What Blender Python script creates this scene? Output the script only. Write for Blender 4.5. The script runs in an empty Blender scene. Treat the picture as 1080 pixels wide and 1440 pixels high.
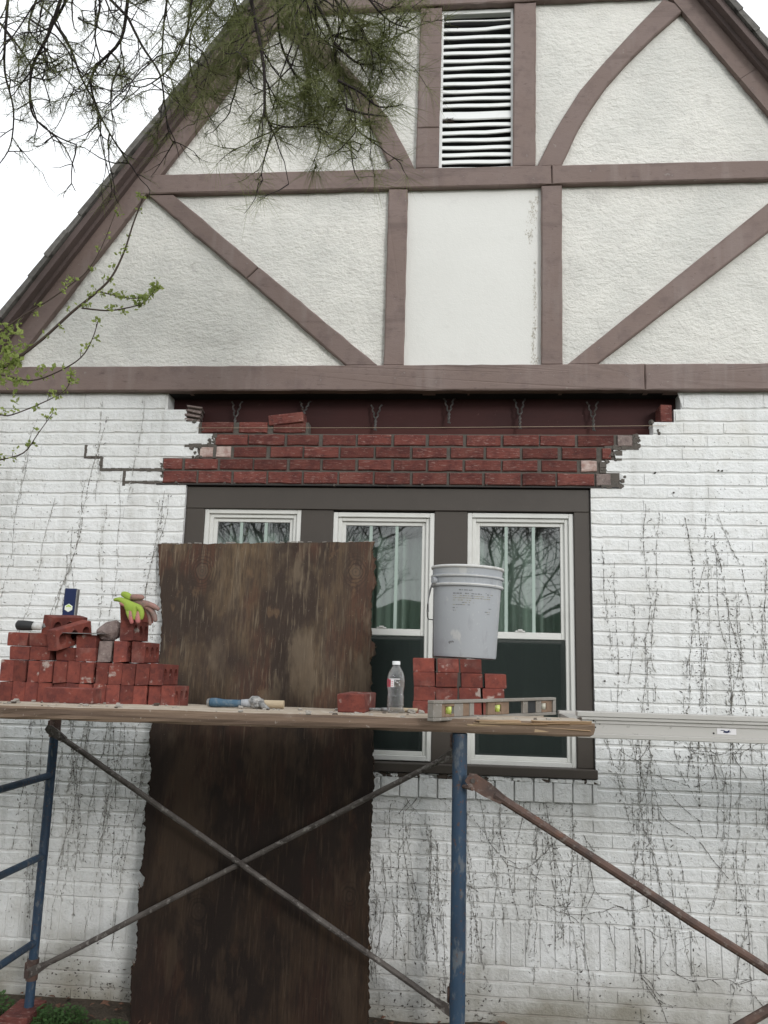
import bpy, bmesh, math, random
from mathutils import Vector, Matrix, noise as mnoise

random.seed(7)
sc = bpy.context.scene
COL = sc.collection
PI = math.pi

# ------------------------------------------------------------------ camera, sky, sun, exposure
cam = bpy.data.cameras.new('camera')
cam.sensor_width = 36.0
cam.lens = 29.02
cam.clip_end = 500
camo = bpy.data.objects.new('camera', cam)
COL.objects.link(camo)
_r = Vector((0.99616, 0.08356, 0.02605)); _u = Vector((-0.01073, -0.17874, 0.98384)); _f = Vector((-0.08687, 0.98034, 0.17716))
M = Matrix((_r, _u, -_f)).transposed().to_4x4()
M.translation = Vector((0, -4.206, 1.69))
camo.matrix_world = M
sc.camera = camo

w = bpy.data.worlds.new('World'); sc.world = w; w.use_nodes = True
nt = w.node_tree; nt.nodes.clear()
out = nt.nodes.new('ShaderNodeOutputWorld'); bg = nt.nodes.new('ShaderNodeBackground')
sky = nt.nodes.new('ShaderNodeTexSky'); sky.sky_type = 'NISHITA'; sky.sun_disc = False
SUN_EL, SUN_AZ = math.radians(18), math.radians(148)
sky.sun_elevation = SUN_EL; sky.sun_rotation = SUN_AZ
sky.air_density = 1.0; sky.dust_density = 4.0
hsv = nt.nodes.new('ShaderNodeHueSaturation'); hsv.inputs['Saturation'].default_value = 0.12
mixc = nt.nodes.new('ShaderNodeMixRGB'); mixc.inputs[0].default_value = 0.8
mixc.inputs[2].default_value = (13.2, 13.6, 13.9, 1)          # the even white of the cloud layer
nt.links.new(sky.outputs[0], hsv.inputs['Color']); nt.links.new(hsv.outputs[0], mixc.inputs[1])
nt.links.new(mixc.outputs[0], bg.inputs['Color']); bg.inputs['Strength'].default_value = 0.112
nt.links.new(bg.outputs[0], out.inputs['Surface'])

sl = bpy.data.lights.new('sun', 'SUN'); sl.energy = 1.05; sl.angle = math.radians(12); sl.color = (1.0, 0.985, 0.965)
so = bpy.data.objects.new('sun', sl); COL.objects.link(so)
sd = Vector((math.cos(SUN_EL) * math.sin(SUN_AZ), math.cos(SUN_EL) * math.cos(SUN_AZ), math.sin(SUN_EL)))
so.rotation_euler = sd.to_track_quat('Z', 'Y').to_euler()
so.location = (0, 0, 12)

vs = sc.view_settings
vs.view_transform = 'Standard'; vs.look = 'None'; vs.exposure = 0.05; vs.gamma = 1.0; vs.use_curve_mapping = False
sc.cycles.max_bounces = 8
sc.cycles.transparent_max_bounces = 24
sc.cycles.caustics_reflective = False; sc.cycles.caustics_refractive = False

# ------------------------------------------------------------------ helpers
class MB:
    def __init__(s): s.v = []; s.f = []; s.m = []
    def add(s, vs_, fs, mi=0):
        o = len(s.v); s.v += [tuple(p) for p in vs_]
        s.f += [tuple(i + o for i in f) for f in fs]; s.m += [mi] * len(fs)
    def box(s, x0, x1, y0, y1, z0, z1, mi=0, jit=0.0, mat=None):
        P = [(x0,y0,z0),(x1,y0,z0),(x1,y1,z0),(x0,y1,z0),(x0,y0,z1),(x1,y0,z1),(x1,y1,z1),(x0,y1,z1)]
        if jit: P = [tuple(c + random.uniform(-jit, jit) for c in p) for p in P]
        if mat: P = [tuple(mat @ Vector(p)) for p in P]
        s.add(P, [(0,3,2,1),(4,5,6,7),(0,1,5,4),(1,2,6,5),(2,3,7,6),(3,0,4,7)], mi)
    def cbox(s, x0, x1, y0, y1, z0, z1, c=0.004, mi=0, jit=0.0, mat=None):
        """box with every edge chamfered"""
        V = []; idx = {}
        X = (x0, x1); Y = (y0, y1); Z = (z0, z1); sg = (1, -1)
        for i in (0,1):
            for j in (0,1):
                for k in (0,1):
                    d = (random.uniform(-jit, jit), random.uniform(-jit, jit), random.uniform(-jit, jit)) if jit else (0,0,0)
                    for a in range(3):
                        p = [X[i] + d[0], Y[j] + d[1], Z[k] + d[2]]
                        for b in range(3):
                            if b != a: p[b] += c * sg[(i,j,k)[b]]
                        idx[(i,j,k,a)] = len(V); V.append(tuple(p))
        F = []
        for a in range(3):
            b, c_ = [(1,2),(2,0),(0,1)][a]
            for s0 in (0,1):
                q = []
                for (u, v) in ((0,0),(1,0),(1,1),(0,1)):
                    t = [0,0,0]; t[a] = s0; t[b] = u; t[c_] = v
                    q.append(idx[(t[0],t[1],t[2],a)])
                F.append(tuple(q if s0 else q[::-1]))
        for a in range(3):
            b, c_ = [(1,2),(2,0),(0,1)][a]
            for u in (0,1):
                for v in (0,1):
                    t0 = [0,0,0]; t0[b] = u; t0[c_] = v; t1 = list(t0); t1[a] = 1
                    q = (idx[(*t0,b)], idx[(*t1,b)], idx[(*t1,c_)], idx[(*t0,c_)])
                    F.append(q if (u == v) else q[::-1])
        for i in (0,1):
            for j in (0,1):
                for k in (0,1):
                    q = (idx[(i,j,k,0)], idx[(i,j,k,1)], idx[(i,j,k,2)])
                    F.append(q if (i + j + k) % 2 else q[::-1])
        if mat: V = [tuple(mat @ Vector(p)) for p in V]
        s.add(V, F, mi)
    def tube(s, pts, rad, n=8, mi=0, cap=True):
        pts = [Vector(p) for p in pts]
        if not hasattr(rad, '__len__'): rad = [rad] * len(pts)
        V = []; prev = None
        for i, p in enumerate(pts):
            t = (pts[min(i+1, len(pts)-1)] - pts[max(i-1, 0)])
            if t.length < 1e-9: t = Vector((0,0,1))
            t.normalize()
            if prev is None:
                a = Vector((0,0,1)) if abs(t.z) < .9 else Vector((1,0,0))
                e1 = t.cross(a).normalized()
            else:
                e1 = (prev - t * prev.dot(t))
                if e1.length < 1e-6: e1 = t.orthogonal()
                e1.normalize()
            prev = e1; e2 = t.cross(e1)
            for k in range(n):
                an = 2 * PI * k / n
                V.append(p + (e1 * math.cos(an) + e2 * math.sin(an)) * rad[i])
        F = []
        for i in range(len(pts) - 1):
            for k in range(n):
                F.append((i*n + k, i*n + (k+1) % n, (i+1)*n + (k+1) % n, (i+1)*n + k))
        if cap:
            F.append(tuple(range(n))[::-1]); F.append(tuple((len(pts)-1)*n + k for k in range(n)))
        s.add(V, F, mi)
    def lathe(s, prof, n=24, mi=0, mat=None, closed=False):
        V = []
        for (r, z) in prof:
            for k in range(n):
                an = 2 * PI * k / n
                V.append((r * math.cos(an), r * math.sin(an), z))
        if mat: V = [tuple(mat @ Vector(p)) for p in V]
        F = []
        for i in range(len(prof) - 1):
            for k in range(n):
                F.append((i*n + k, i*n + (k+1) % n, (i+1)*n + (k+1) % n, (i+1)*n + k))
        s.add(V, F, mi)
        if not closed:
            pass
    def prism(s, poly, y0, y1, mi=0):
        """polygon in x,z (counter-clockwise seen from -y) given thickness from y0 (front) to y1"""
        n = len(poly)
        V = [(x, y0, z) for x, z in poly] + [(x, y1, z) for x, z in poly]
        F = [tuple(range(n)), tuple(range(2*n - 1, n - 1, -1))]
        F += [(i, n + i, n + (i+1) % n, (i+1) % n) for i in range(n)]
        s.add(V, F, mi)
    def mesh(s, name, mats, smooth=False):
        me = bpy.data.meshes.new(name)
        me.from_pydata(s.v, [], s.f)
        for m in (mats if isinstance(mats, (list, tuple)) else [mats]): me.materials.append(m)
        me.polygons.foreach_set('material_index', s.m)
        if smooth: me.polygons.foreach_set('use_smooth', [True] * len(me.polygons))
        me.validate(); me.update()
        return me
    def build(s, name, mats, parent=None, smooth=False, fixn=False):
        me = s.mesh(name, mats, smooth)
        if fixn:
            bm = bmesh.new(); bm.from_mesh(me); bmesh.ops.recalc_face_normals(bm, faces=bm.faces); bm.to_mesh(me); bm.free()
        return link(name, me, parent)

def link(name, me, parent=None):
    o = bpy.data.objects.new(name, me); COL.objects.link(o)
    if parent: o.parent = parent
    return o
def tag(o, label=None, cat=None, group=None, kind=None):
    if label: o['label'] = label
    if cat: o['category'] = cat
    if group: o['group'] = group
    if kind: o['kind'] = kind
    return o
def empty(name, loc, label=None, cat=None, group=None, rot=(0,0,0)):
    o = bpy.data.objects.new(name, None); COL.objects.link(o); o.location = loc; o.rotation_euler = rot
    o.empty_display_size = .1
    return tag(o, label, cat, group)
def smooth_by_angle(o, deg=40):
    me = o.data
    me.polygons.foreach_set('use_smooth', [True] * len(me.polygons))
    bm = bmesh.new(); bm.from_mesh(me)
    for e in bm.edges:
        if len(e.link_faces) == 2 and e.calc_face_angle(0) > math.radians(deg): e.smooth = False
    bm.to_mesh(me); bm.free()

# ------------------------------------------------------------------ materials
def mat(name, base, rough=.85, layers=(), bumps=(), rnd=0.0, metal=0.0, spec=.35, shift=False, hue=0.0):
    """layers: (scale, lo, hi, colour, amount, (sx,sy,sz)); bumps: (scale, strength, distance, (sx,sy,sz))"""
    m = bpy.data.materials.new(name); m.use_nodes = True
    t = m.node_tree; N = t.nodes; L = t.links; b = N['Principled BSDF']
    b.inputs['Roughness'].default_value = rough; b.inputs['Metallic'].default_value = metal
    b.inputs['Specular IOR Level'].default_value = spec
    geo = N.new('ShaderNodeNewGeometry'); src = geo.outputs['Position']; oi = None
    if shift or rnd:
        oi = N.new('ShaderNodeObjectInfo')
    if shift:
        tc = N.new('ShaderNodeTexCoord')
        ad = N.new('ShaderNodeVectorMath'); ad.operation = 'MULTIPLY_ADD'
        cx = N.new('ShaderNodeCombineXYZ')
        for i in range(3): L.new(oi.outputs['Random'], cx.inputs[i])
        L.new(cx.outputs[0], ad.inputs[0]); ad.inputs[1].default_value = (37, 53, 71); L.new(tc.outputs['Object'], ad.inputs[2])
        src = ad.outputs[0]
    def nz(scale, st, detail=5, rgh=.6):
        v = src
        if st != (1,1,1):
            mp = N.new('ShaderNodeVectorMath'); mp.operation = 'MULTIPLY'; mp.inputs[1].default_value = st; L.new(src, mp.inputs[0]); v = mp.outputs[0]
        n = N.new('ShaderNodeTexNoise'); n.inputs['Scale'].default_value = scale; n.inputs['Detail'].default_value = detail
        n.inputs['Roughness'].default_value = rgh; L.new(v, n.inputs['Vector'])
        return n.outputs['Fac']
    col = None
    rgb = N.new('ShaderNodeRGB'); rgb.outputs[0].default_value = (*base, 1); col = rgb.outputs[0]
    for (scale, lo, hi, c, amt, *st) in layers:
        f = nz(scale, st[0] if st else (1,1,1))
        mr = N.new('ShaderNodeMapRange'); mr.inputs[1].default_value = lo; mr.inputs[2].default_value = hi; mr.inputs[3].default_value = 0; mr.inputs[4].default_value = amt
        L.new(f, mr.inputs[0])
        mx = N.new('ShaderNodeMixRGB'); L.new(mr.outputs[0], mx.inputs[0]); L.new(col, mx.inputs[1]); mx.inputs[2].default_value = (*c, 1)
        col = mx.outputs[0]
    if rnd:
        hs = N.new('ShaderNodeHueSaturation')
        mr = N.new('ShaderNodeMapRange'); mr.inputs[3].default_value = 1 - rnd; mr.inputs[4].default_value = 1 + rnd
        L.new(oi.outputs['Random'], mr.inputs[0]); L.new(mr.outputs[0], hs.inputs['Value']); L.new(col, hs.inputs['Color']); col = hs.outputs[0]
    L.new(col, b.inputs['Base Color'])
    nrm = None
    for (scale, strg, dist, *st) in bumps:
        bp = N.new('ShaderNodeBump'); bp.inputs['Strength'].default_value = strg; bp.inputs['Distance'].default_value = dist
        L.new(nz(scale, st[0] if st else (1,1,1), 4), bp.inputs['Height'])
        if nrm: L.new(nrm, bp.inputs['Normal'])
        nrm = bp.outputs[0]
    if nrm: L.new(nrm, b.inputs['Normal'])
    m['col'] = 0
    return m, col, b

def mk(*a, **k): return mat(*a, **k)[0]
def height_stain(m3, z0, z1, colour, amount, nscale=3.0):
    """splash dirt creeping up from the soil: noise-edged band between z1 (clean) and z0 (dirty)"""
    m, col, b = m3; t = m.node_tree; N = t.nodes; L = t.links
    g = N.new('ShaderNodeNewGeometry'); s = N.new('ShaderNodeSeparateXYZ'); L.new(g.outputs['Position'], s.inputs[0])
    n = N.new('ShaderNodeTexNoise'); n.inputs['Scale'].default_value = nscale; n.inputs['Detail'].default_value = 6; L.new(g.outputs['Position'], n.inputs['Vector'])
    ma = N.new('ShaderNodeMath'); ma.operation = 'MULTIPLY_ADD'; L.new(n.outputs['Fac'], ma.inputs[0]); ma.inputs[1].default_value = -(z1 - z0) * 1.8; L.new(s.outputs['Z'], ma.inputs[2])
    mr = N.new('ShaderNodeMapRange'); mr.inputs[1].default_value = z0 - (z1-z0)*.9; mr.inputs[2].default_value = z1 - (z1-z0)*.9; mr.inputs[3].default_value = amount; mr.inputs[4].default_value = 0
    L.new(ma.outputs[0], mr.inputs[0])
    mx = N.new('ShaderNodeMixRGB'); L.new(mr.outputs[0], mx.inputs[0]); L.new(col, mx.inputs[1]); mx.inputs[2].default_value = (*colour, 1)
    L.new(mx.outputs[0], b.inputs['Base Color'])
    return m

WHITE = height_stain(mat('white_painted_brick', (.79,.80,.80), .6,
    layers=[(1.3,.40,.68,(.65,.65,.63),.7), (9,.52,.72,(.58,.57,.53),.5), (5,.52,.66,(.55,.55,.53),.5,(1,1,.14)), (13,.56,.68,(.46,.455,.43),.45,(1,1,.10)), (55,.63,.72,(.36,.34,.31),.55,(1,1,.35)), (140,.66,.72,(.22,.21,.2),.55), (.9,.6,.75,(.62,.57,.44),.35)],
    bumps=[(22,.8,.009), (70,.8,.005), (240,.5,.002)]), .02, .40, (.20,.18,.13), .85, 4.0)
WHITE_M = height_stain(mat('white_painted_mortar', (.75,.75,.74), .7,
    layers=[(20,.55,.75,(.50,.49,.47),.45)], bumps=[(60,.6,.004)]), .02, .34, (.20,.17,.12), .8, 4.0)
MORTAR = mk('grey_mortar', (.112,.098,.086), .95, layers=[(30,.45,.7,(.085,.08,.07),.8),(120,.6,.7,(.27,.26,.24),.5)], bumps=[(70,.7,.005),(220,.5,.002)])
OLDRED = mk('old_red_brick', (.142,.043,.034), .9, layers=[(16,.42,.62,(.085,.025,.022),.85),(6,.52,.66,(.185,.070,.055),.6),(75,.57,.68,(.30,.20,.175),.6,(.4,1,1.8)),(60,.60,.68,(.045,.02,.018),.7,(.4,1,1.6)),(150,.64,.72,(.42,.36,.33),.5)],
            bumps=[(60,.8,.006,(.35,1,1.6)),(210,.6,.002)], rnd=.26)
PALE = mk('whitewashed_brick', (.50,.40,.36), .9, layers=[(25,.4,.65,(.24,.11,.09),.7)], bumps=[(60,.8,.006,(.35,1,1.6)),(210,.6,.002)])
GREYB = mk('grey_crusted_brick', (.23,.18,.165), .95, layers=[(30,.45,.65,(.12,.09,.085),.8),(90,.6,.7,(.38,.35,.32),.6)], bumps=[(50,.9,.006),(170,.7,.003)])
NEWRED = mk('new_red_brick', (.192,.050,.036), .9, layers=[(14,.40,.66,(.092,.026,.023),.85),(45,.5,.68,(.075,.024,.021),.6),(60,.58,.74,(.23,.068,.052),.5),(9,.56,.72,(.27,.15,.125),.5),(30,.63,.70,(.36,.29,.26),.45),(11,.645,.69,(.40,.36,.325),.7),(240,.66,.74,(.3,.15,.12),.35)],
            bumps=[(90,.5,.002),(320,.5,.0012)], rnd=.30, shift=True)
CORE = mk('brick_core_shadow_side', (.12,.03,.024), .9)
STUCCO = mk('white_stucco', (.75,.735,.69), .9, layers=[(1.7,.42,.68,(.57,.57,.54),.75),(6,.52,.7,(.60,.585,.55),.6),(18,.58,.7,(.55,.53,.5),.45,(1,1,.6)),(38,.64,.73,(.45,.43,.4),.35)],
            bumps=[(15,.5,.020,(.75,1,1.2)),(48,.85,.010,(.8,1,1.2)),(140,.8,.004)])
STUCCO_S = mk('smooth_cream_panel', (.735,.73,.70), .85, layers=[(1.5,.5,.8,(.66,.65,.62),.6),(12,.6,.8,(.6,.59,.56),.35)], bumps=[(30,.35,.004),(140,.4,.0025)])
STAIN = mk('rusty_water_stain', (.60,.575,.52), .9, layers=[(45,.4,.65,(.42,.385,.33),.8)], bumps=[(60,.5,.004)])
TIMBER = mk('mauve_brown_timber_paint', (.186,.135,.118), .65, layers=[(2.2,.4,.7,(.215,.163,.15),.75),(14,.52,.72,(.135,.098,.09),.7),(45,.62,.70,(.10,.072,.064),.6,(.35,1,1)),(70,.67,.72,(.06,.042,.036),.75),(28,.66,.70,(.30,.27,.25),.5),(10,.56,.7,(.245,.20,.185),.5,(1,1,.10)),(9,.60,.68,(.11,.08,.072),.55,(.10,1,1))],
            bumps=[(60,.5,.003,(.35,1,1)),(160,.4,.002)], rnd=.06)
ROOFEDGE = mk('weathered_bargeboard', (.125,.092,.086), .75, layers=[(8,.45,.7,(.085,.066,.06),.7)], bumps=[(30,.4,.004)])
SHINGLE = mk('grey_asphalt_shingle', (.165,.155,.145), .95, layers=[(40,.45,.65,(.10,.095,.088),.7),(260,.6,.7,(.2,.19,.18),.5)], bumps=[(300,.7,.003)], rnd=.18)
TRIM = mk('dark_brown_window_trim', (.062,.052,.044), .5, layers=[(5,.45,.75,(.05,.042,.036),.6),(90,.66,.74,(.11,.10,.09),.4)], bumps=[(30,.2,.003),(160,.2,.001)])
VINYL = mk('white_window_vinyl', (.66,.66,.63), .4, layers=[(9,.5,.8,(.54,.53,.5),.6),(130,.66,.74,(.3,.29,.27),.35)], bumps=[(60,.1,.001)])
SLAT = mk('white_painted_louvre', (.78,.79,.78), .45, layers=[(20,.55,.8,(.66,.66,.64),.5)], bumps=[(50,.2,.001)])
MINT = mk('pale_mint_grille', (.36,.44,.395), .5)
DARK = mk('unlit_gap_black', (.012,.012,.012), .9)  # near-black colour standing in for unlit depth in gaps and holes
MAROON = mk('maroon_painted_rim_board', (.045,.013,.012), .75, layers=[(6,.4,.7,(.028,.009,.009),.8,(.4,1,1)),(40,.66,.74,(.14,.08,.07),.4)], bumps=[(20,.4,.004,(.3,1,1))])
MAROON2 = mk('bare_brown_ledger_board', (.070,.022,.018), .8, layers=[(8,.4,.7,(.05,.016,.013),.8,(.3,1,1)),(50,.66,.74,(.2,.13,.1),.4)], bumps=[(24,.4,.004,(.3,1,1))])
STEEL = mk('black_steel_angle', (.018,.016,.016), .6, layers=[(30,.5,.7,(.05,.025,.015),.5)])
TIE = mk('grey_twisted_metal_tie', (.105,.098,.096), .5, metal=.5, layers=[(60,.5,.65,(.1,.07,.05),.6)])
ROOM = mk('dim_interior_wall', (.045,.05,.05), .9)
CURTAIN = mk('pale_green_curtain', (.50,.585,.53), .9, layers=[(4,.4,.7,(.28,.345,.305),.8,(1,1,.15))], bumps=[(200,.2,.001)])
VINE3 = mk('pale_grey_creeper_smudge', (.52,.515,.49), .95, layers=[(50,.4,.65,(.38,.37,.345),.8)])
VINE2 = mk('grey_dead_creeper_stems', (.17,.155,.135), .95, layers=[(40,.45,.65,(.09,.08,.07),.7)])
VINE = mk('dead_creeper_rootlets', (.055,.048,.041), .95, layers=[(30,.45,.65,(.10,.09,.08),.6)])
PLANK = mk('weathered_pine_plank', (.170,.120,.083), .9, layers=[(7,.4,.62,(.155,.105,.075),.9,(.12,1.2,2.5)),(22,.48,.64,(.085,.057,.042),.8,(.06,1.5,3)),(5,.58,.75,(.30,.25,.20),.5),(90,.64,.72,(.5,.45,.4),.5)],
           bumps=[(26,.7,.006,(.06,1.5,2.5)),(120,.3,.002)])
PLANK2 = mk('dusty_lit_top_plank', (.42,.36,.29), .9, layers=[(6,.4,.65,(.26,.19,.13),.75,(.15,1.5,1)),(25,.5,.7,(.55,.50,.44),.6),(90,.62,.7,(.6,.57,.53),.5)], bumps=[(30,.6,.005,(.1,1.5,1)),(150,.4,.002)])  # mortar dust, kept pale to carry the painted top light too
SPLINTER = mk('fresh_split_wood', (.36,.265,.17), .85, layers=[(16,.4,.65,(.28,.17,.09),.8,(.1,1,2.5))], bumps=[(40,.8,.006,(.1,1,2.5))])
ALU = mk('dull_aluminium_walkboard', (.47,.455,.43), .5, metal=.2, layers=[(9,.4,.7,(.40,.385,.36),.7,(.3,1,1)),(60,.62,.72,(.2,.19,.17),.5),(3,.5,.75,(.5,.49,.47),.6)], bumps=[(80,.25,.001)])
BLUE = mk('chipped_blue_scaffold_paint', (.028,.055,.095), .55, layers=[(14,.45,.66,(.020,.034,.058),.85,(1,1,.25)),(6,.54,.68,(.075,.085,.095),.55,(1,1,.35)),(45,.55,.64,(.12,.13,.14),.7,(1,1,.4)),(75,.60,.68,(.12,.055,.03),.8)], bumps=[(60,.3,.001)])
RUST = mk('rusty_steel_tube', (.110,.066,.052), .75, layers=[(18,.42,.62,(.055,.040,.036),.85),(50,.56,.66,(.20,.17,.15),.7),(26,.62,.72,(.19,.07,.035),.6)], bumps=[(70,.5,.002)])
RUST2 = mk('grey_worn_steel_tube', (.125,.11,.10), .65, metal=.2, layers=[(20,.42,.62,(.06,.05,.045),.85),(40,.55,.66,(.30,.28,.26),.75)], bumps=[(70,.5,.002)])
BUCKET = mk('grey_blue_plastic', (.345,.36,.38), .45, layers=[(5,.45,.75,(.30,.31,.335),.6),(30,.56,.7,(.27,.275,.29),.6,(1,1,.4)),(16,.62,.68,(.52,.51,.49),.55,(1,1,.6)),(4,.56,.7,(.42,.41,.385),.5),(120,.64,.71,(.55,.55,.54),.6)], bumps=[(90,.12,.001)])
BUCKETW = mk('scuffed_white_rim', (.58,.58,.57), .5, layers=[(25,.5,.7,(.36,.34,.31),.7)])
PRINTY = mk('worn_tan_print', (.285,.27,.215), .8)
PRINTD = mk('worn_dark_print', (.17,.17,.172), .8)
WIRE = mk('grey_wire', (.12,.12,.125), .4, metal=.7)
CAPW = mk('white_bottle_cap', (.78,.79,.80), .35)
LABR = mk('red_label_print', (.42,.045,.075), .4)
LABW = mk('white_label_print', (.72,.70,.71), .4)
LABD = mk('brown_label_print', (.13,.10,.075), .4)
LEVELB = mk('worn_aluminium_level', (.27,.25,.225), .5, metal=.35, layers=[(15,.42,.65,(.22,.19,.16),.8,(.3,1,1)),(80,.6,.7,(.48,.46,.43),.6)], bumps=[(90,.3,.001)])
LEVELW = mk('brown_level_web', (.23,.155,.105), .7, layers=[(20,.45,.65,(.15,.10,.07),.8)])
VIAL = mk('lime_vial', (.46,.54,.10), .2, layers=[(60,.5,.6,(.65,.68,.35),.6)])
VIALP = mk('pale_vial', (.50,.48,.40), .25)
NAVY = mk('navy_blue_level', (.010,.020,.075), .4, layers=[(20,.6,.75,(.03,.05,.12),.5)])
LOGOG = mk('lime_logo_print', (.45,.60,.12), .5)
LOGOW = mk('white_logo_print', (.75,.78,.70), .5)
RUBBER = mk('black_rubber_grip', (.022,.023,.024), .6, bumps=[(160,.5,.001)])
GREYM = mk('grey_crusted_metal', (.20,.20,.20), .6, metal=.4, layers=[(50,.45,.62,(.40,.39,.37),.8),(120,.6,.7,(.08,.07,.065),.6)], bumps=[(80,.7,.003)])
BLADE = mk('dull_steel_blade', (.33,.33,.33), .4, metal=.6, layers=[(40,.5,.7,(.2,.19,.18),.7)])
BLUEGRIP = mk('blue_rubber_grip', (.045,.095,.145), .6, layers=[(60,.5,.65,(.13,.165,.19),.7),(25,.55,.65,(.05,.055,.06),.6)], bumps=[(120,.4,.001)])
TANW = mk('tan_wooden_handle', (.44,.36,.25), .7, layers=[(30,.45,.65,(.30,.23,.15),.7,(.2,1,1))])
GLOVEG = mk('neon_green_knit', (.27,.36,.06), .9, layers=[(30,.5,.7,(.30,.45,.07),.6)], bumps=[(500,.5,.0015)])
GLOVEP = mk('dusty_pink_latex', (.46,.16,.15), .7, layers=[(22,.42,.62,(.30,.19,.165),.85),(60,.55,.68,(.16,.14,.125),.6)], bumps=[(90,.4,.002)])
GLOVED = mk('dirty_pink_latex', (.30,.17,.145), .75, layers=[(22,.42,.62,(.17,.135,.12),.85),(60,.55,.68,(.10,.09,.08),.6)], bumps=[(90,.4,.002)])
STRING = mk('tan_string_line', (.42,.34,.25), .9)
SOIL = mk('bare_garden_soil', (.075,.058,.042), .95, layers=[(8,.4,.7,(.045,.035,.026),.8),(45,.55,.7,(.14,.11,.08),.6)], bumps=[(18,.8,.03),(80,.7,.01)])
LAWN = mk('dull_winter_lawn', (.045,.062,.022), .95, layers=[(.8,.4,.7,(.085,.08,.038),.7),(25,.45,.65,(.03,.042,.014),.6)], bumps=[(40,.6,.03)])
LEAFLIT = mk('brown_leaf_litter', (.14,.075,.05), .9, rnd=.1)
WEED = mk('green_weed_leaves', (.050,.105,.028), .7, layers=[(30,.45,.65,(.03,.07,.02),.7)])
BARK = mk('dark_pine_bark', (.030,.023,.023), .95, layers=[(30,.45,.65,(.022,.017,.016),.7)], bumps=[(60,.7,.006)])
NEEDLE, _c, _b = mat('pine_needles', (.25,.285,.105), .6, layers=[(6,.4,.65,(.30,.30,.145),.7),(40,.5,.7,(.17,.205,.07),.6)])
def translucent(m, col, b, f=.45):
    t = m.node_tree; N = t.nodes; L = t.links; o = N['Material Output']; tl = N.new('ShaderNodeBsdfTranslucent'); mx = N.new('ShaderNodeMixShader'); mx.inputs[0].default_value = f
    L.new(col, tl.inputs['Color']); L.new(b.outputs[0], mx.inputs[1]); L.new(tl.outputs[0], mx.inputs[2]); L.new(mx.outputs[0], o.inputs['Surface'])
translucent(NEEDLE, _c, _b, .5)
TWIG = mk('grey_brown_twig', (.062,.045,.036), .9)
YLEAF, _c, _b = mat('fresh_spring_leaves', (.31,.37,.11), .6, layers=[(18,.4,.65,(.17,.23,.06),.7),(50,.55,.7,(.43,.46,.19),.5)]); translucent(YLEAF, _c, _b, .5)
HEDGE = mk('dark_evergreen_hedge', (.028,.050,.018), .9, layers=[(3,.4,.65,(.05,.085,.03),.7)], bumps=[(9,.9,.2)])
CRUMB = mk('mortar_crumbs', (.27,.25,.225), .95, rnd=.1)
DARKCR = mk('dark_debris', (.07,.055,.045), .95)

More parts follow.
